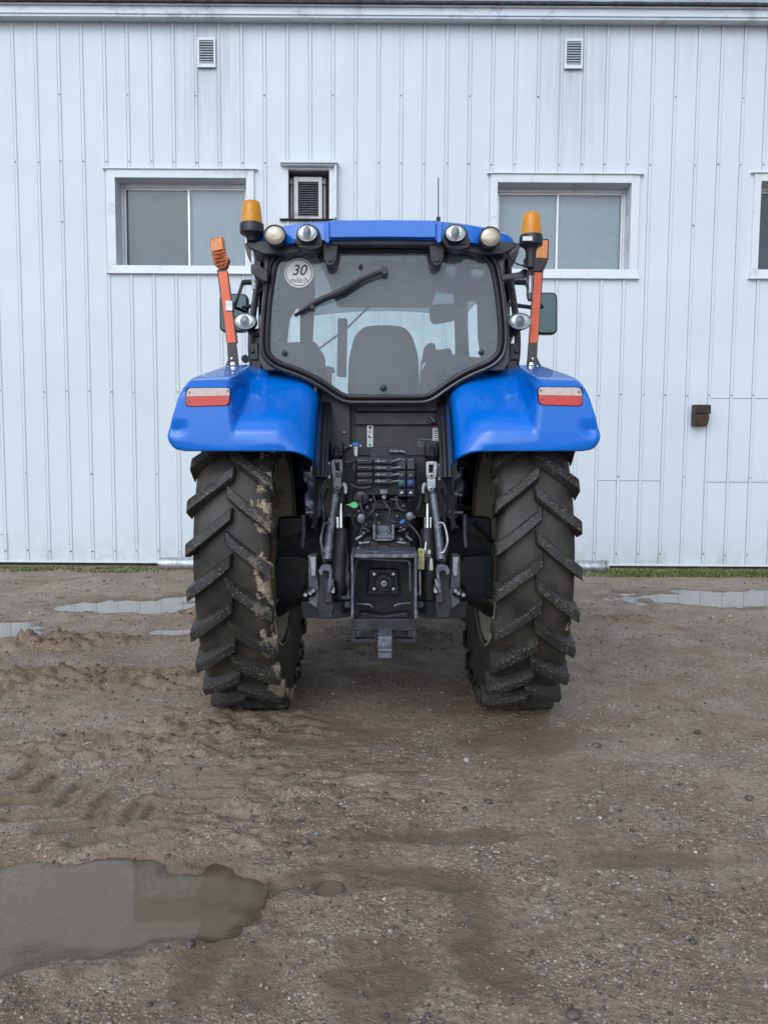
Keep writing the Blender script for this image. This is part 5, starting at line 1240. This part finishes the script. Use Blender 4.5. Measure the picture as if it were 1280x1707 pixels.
for a, b in ((623.5, 957), (655.5, 957), (623.5, 981.5), (655.5, 981.5)):
    m = MB(); m.disc(a, b, 3.90, 2.6, .03, 0, 8); m.build('flange_bolt', M_chrome, pf)
for pts in ([(594, 1006, 3.88), (617, 1008, 3.86), (621, 1012, 3.86)], [(657, 1010, 3.86), (664, 1007, 3.86), (684, 1005, 3.88)]):
    m = MB(); m.pt(pts, .007, 8); m.build('guide_rib', M_steeld, hf)
m = MB(); m.pp([(600, 1020), (640, 1026), (680, 1020), (682, 1042), (598, 1042)], 3.86, .08); m.build('lower_cover', M_cast, hf, bevel=.01)
for a in (623, 655):
    m = MB(); m.disc(a, 1038, 3.84, 4, .03, 0, 6); m.pt([(a - 6, 1040, 3.84), (a + 7, 1039, 3.84)], .006, 6); m.build('cover_bolt', M_steeld, hf)
m = MB(); m.pb(586, 1032, 694, 1052, 3.67, .06); m.pb(586, 1052, 594, 1066, 3.67, .06); m.pb(686, 1052, 694, 1066, 3.67, .06); m.pb(586, 1066, 694, 1073, 3.67, .06); m.pb(624, 1052, 631, 1066, 3.68, .05); m.pb(652, 1052, 658, 1066, 3.68, .05); db = m.build('drawbar_support', M_cast, tr, bevel=.004)
m = MB(); m.pb(594, 1052, 600, 1062, 3.675, .05); m.pb(680, 1052, 686, 1062, 3.675, .05); m.build('drawbar_stop', M_panel, db, bevel=.003)
a = W(630, 1053, 3.60); b = W(653.5, 1072, 3.60)
m = MB(); m.box(a.x, b.x, 3.50, 4.6, b.z - .002, a.z); dr = m.build('drawbar', M_worn, tr, bevel=.005)
m = MB(); m.box(a.x + .002, b.x - .002, 3.44, 3.56, W(642, 1098, 3.44).z, b.z - .003); m.box(a.x + .001, b.x - .001, 3.435, 3.51, W(642, 1082, 3.44).z, b.z - .001); m.build('drawbar_tongue', M_worn, dr, bevel=.005)
m = MB(); m.pt([(571, 996, 3.72), (585, 996, 3.70)], .010, 8); m.pt([(577, 1008, 3.72), (585, 1008, 3.70)], .016, 8); m.pt([(695, 1008, 3.70), (703, 1008, 3.72)], .016, 8); m.build('frame_pin', M_steeld, hf)

# ================================================================== light, sky, camera
w = bpy.data.worlds.new('World'); sc.world = w; w.use_nodes = True
nt = w.node_tree; nt.nodes.clear()
sk = nt.nodes.new('ShaderNodeTexSky'); sk.sky_type = 'NISHITA'; sk.sun_disc = False; sk.sun_elevation = rad(38); sk.sun_rotation = rad(200); sk.air_density = 1.0; sk.dust_density = 3.0; sk.ozone_density = 1.0
hs = nt.nodes.new('ShaderNodeHueSaturation'); hs.inputs['Saturation'].default_value = .30
bg = nt.nodes.new('ShaderNodeBackground'); bg.inputs[1].default_value = .15
wo = nt.nodes.new('ShaderNodeOutputWorld')
# cloud layer breaking up the overcast
tcw = nt.nodes.new('ShaderNodeTexCoord'); nz = nt.nodes.new('ShaderNodeTexNoise'); nz.inputs['Scale'].default_value = 2.6; nz.inputs['Detail'].default_value = 6
mp = nt.nodes.new('ShaderNodeMapRange'); mp.inputs[1].default_value = .3; mp.inputs[2].default_value = .7; mp.inputs[3].default_value = .55; mp.inputs[4].default_value = 1.35
mx = nt.nodes.new('ShaderNodeMix'); mx.data_type = 'RGBA'; mx.blend_type = 'MULTIPLY'; mx.inputs[0].default_value = 1
L = nt.links
L.new(tcw.outputs['Generated'], nz.inputs['Vector']); L.new(nz.outputs['Fac'], mp.inputs[0]); L.new(sk.outputs[0], hs.inputs['Color']); L.new(hs.outputs[0], mx.inputs[6]); L.new(mp.outputs[0], mx.inputs[7]); tn = nt.nodes.new('ShaderNodeMix'); tn.data_type = 'RGBA'; tn.blend_type = 'MULTIPLY'; tn.inputs[0].default_value = 1; tn.inputs[7].default_value = (.88, .975, 1.09, 1); L.new(mx.outputs[2], tn.inputs[6]); L.new(tn.outputs[2], bg.inputs[0]); L.new(bg.outputs[0], wo.inputs[0])
sl = bpy.data.lights.new('sun', 'SUN'); sl.energy = .8; sl.angle = rad(90); sl.color = (1.0, .98, .96)
so = bpy.data.objects.new('sun', sl); COL.objects.link(so); so.rotation_euler = (rad(90 - 38), 0, rad(-20))
cam = bpy.data.cameras.new('camera'); co = bpy.data.objects.new('camera', cam); COL.objects.link(co)
cam.sensor_fit = 'VERTICAL'; cam.sensor_height = 36; cam.lens = 36 * F / 1707; cam.clip_start = .05; cam.clip_end = 500
co.location = (0, 0, CAMH); co.rotation_euler = (math.pi/2 - PIT, 0, 0); sc.camera = co
vs = sc.view_settings; vs.view_transform = 'Standard'; vs.look = 'None'; vs.gamma = 1; vs.use_curve_mapping = False; vs.exposure = 0.10
sc.render.engine = 'CYCLES'
sc.cycles.max_bounces = 8; sc.cycles.transparent_max_bounces = 16; sc.cycles.caustics_reflective = False; sc.cycles.caustics_refractive = False
try: sc.cycles.use_denoising = True
except Exception: pass
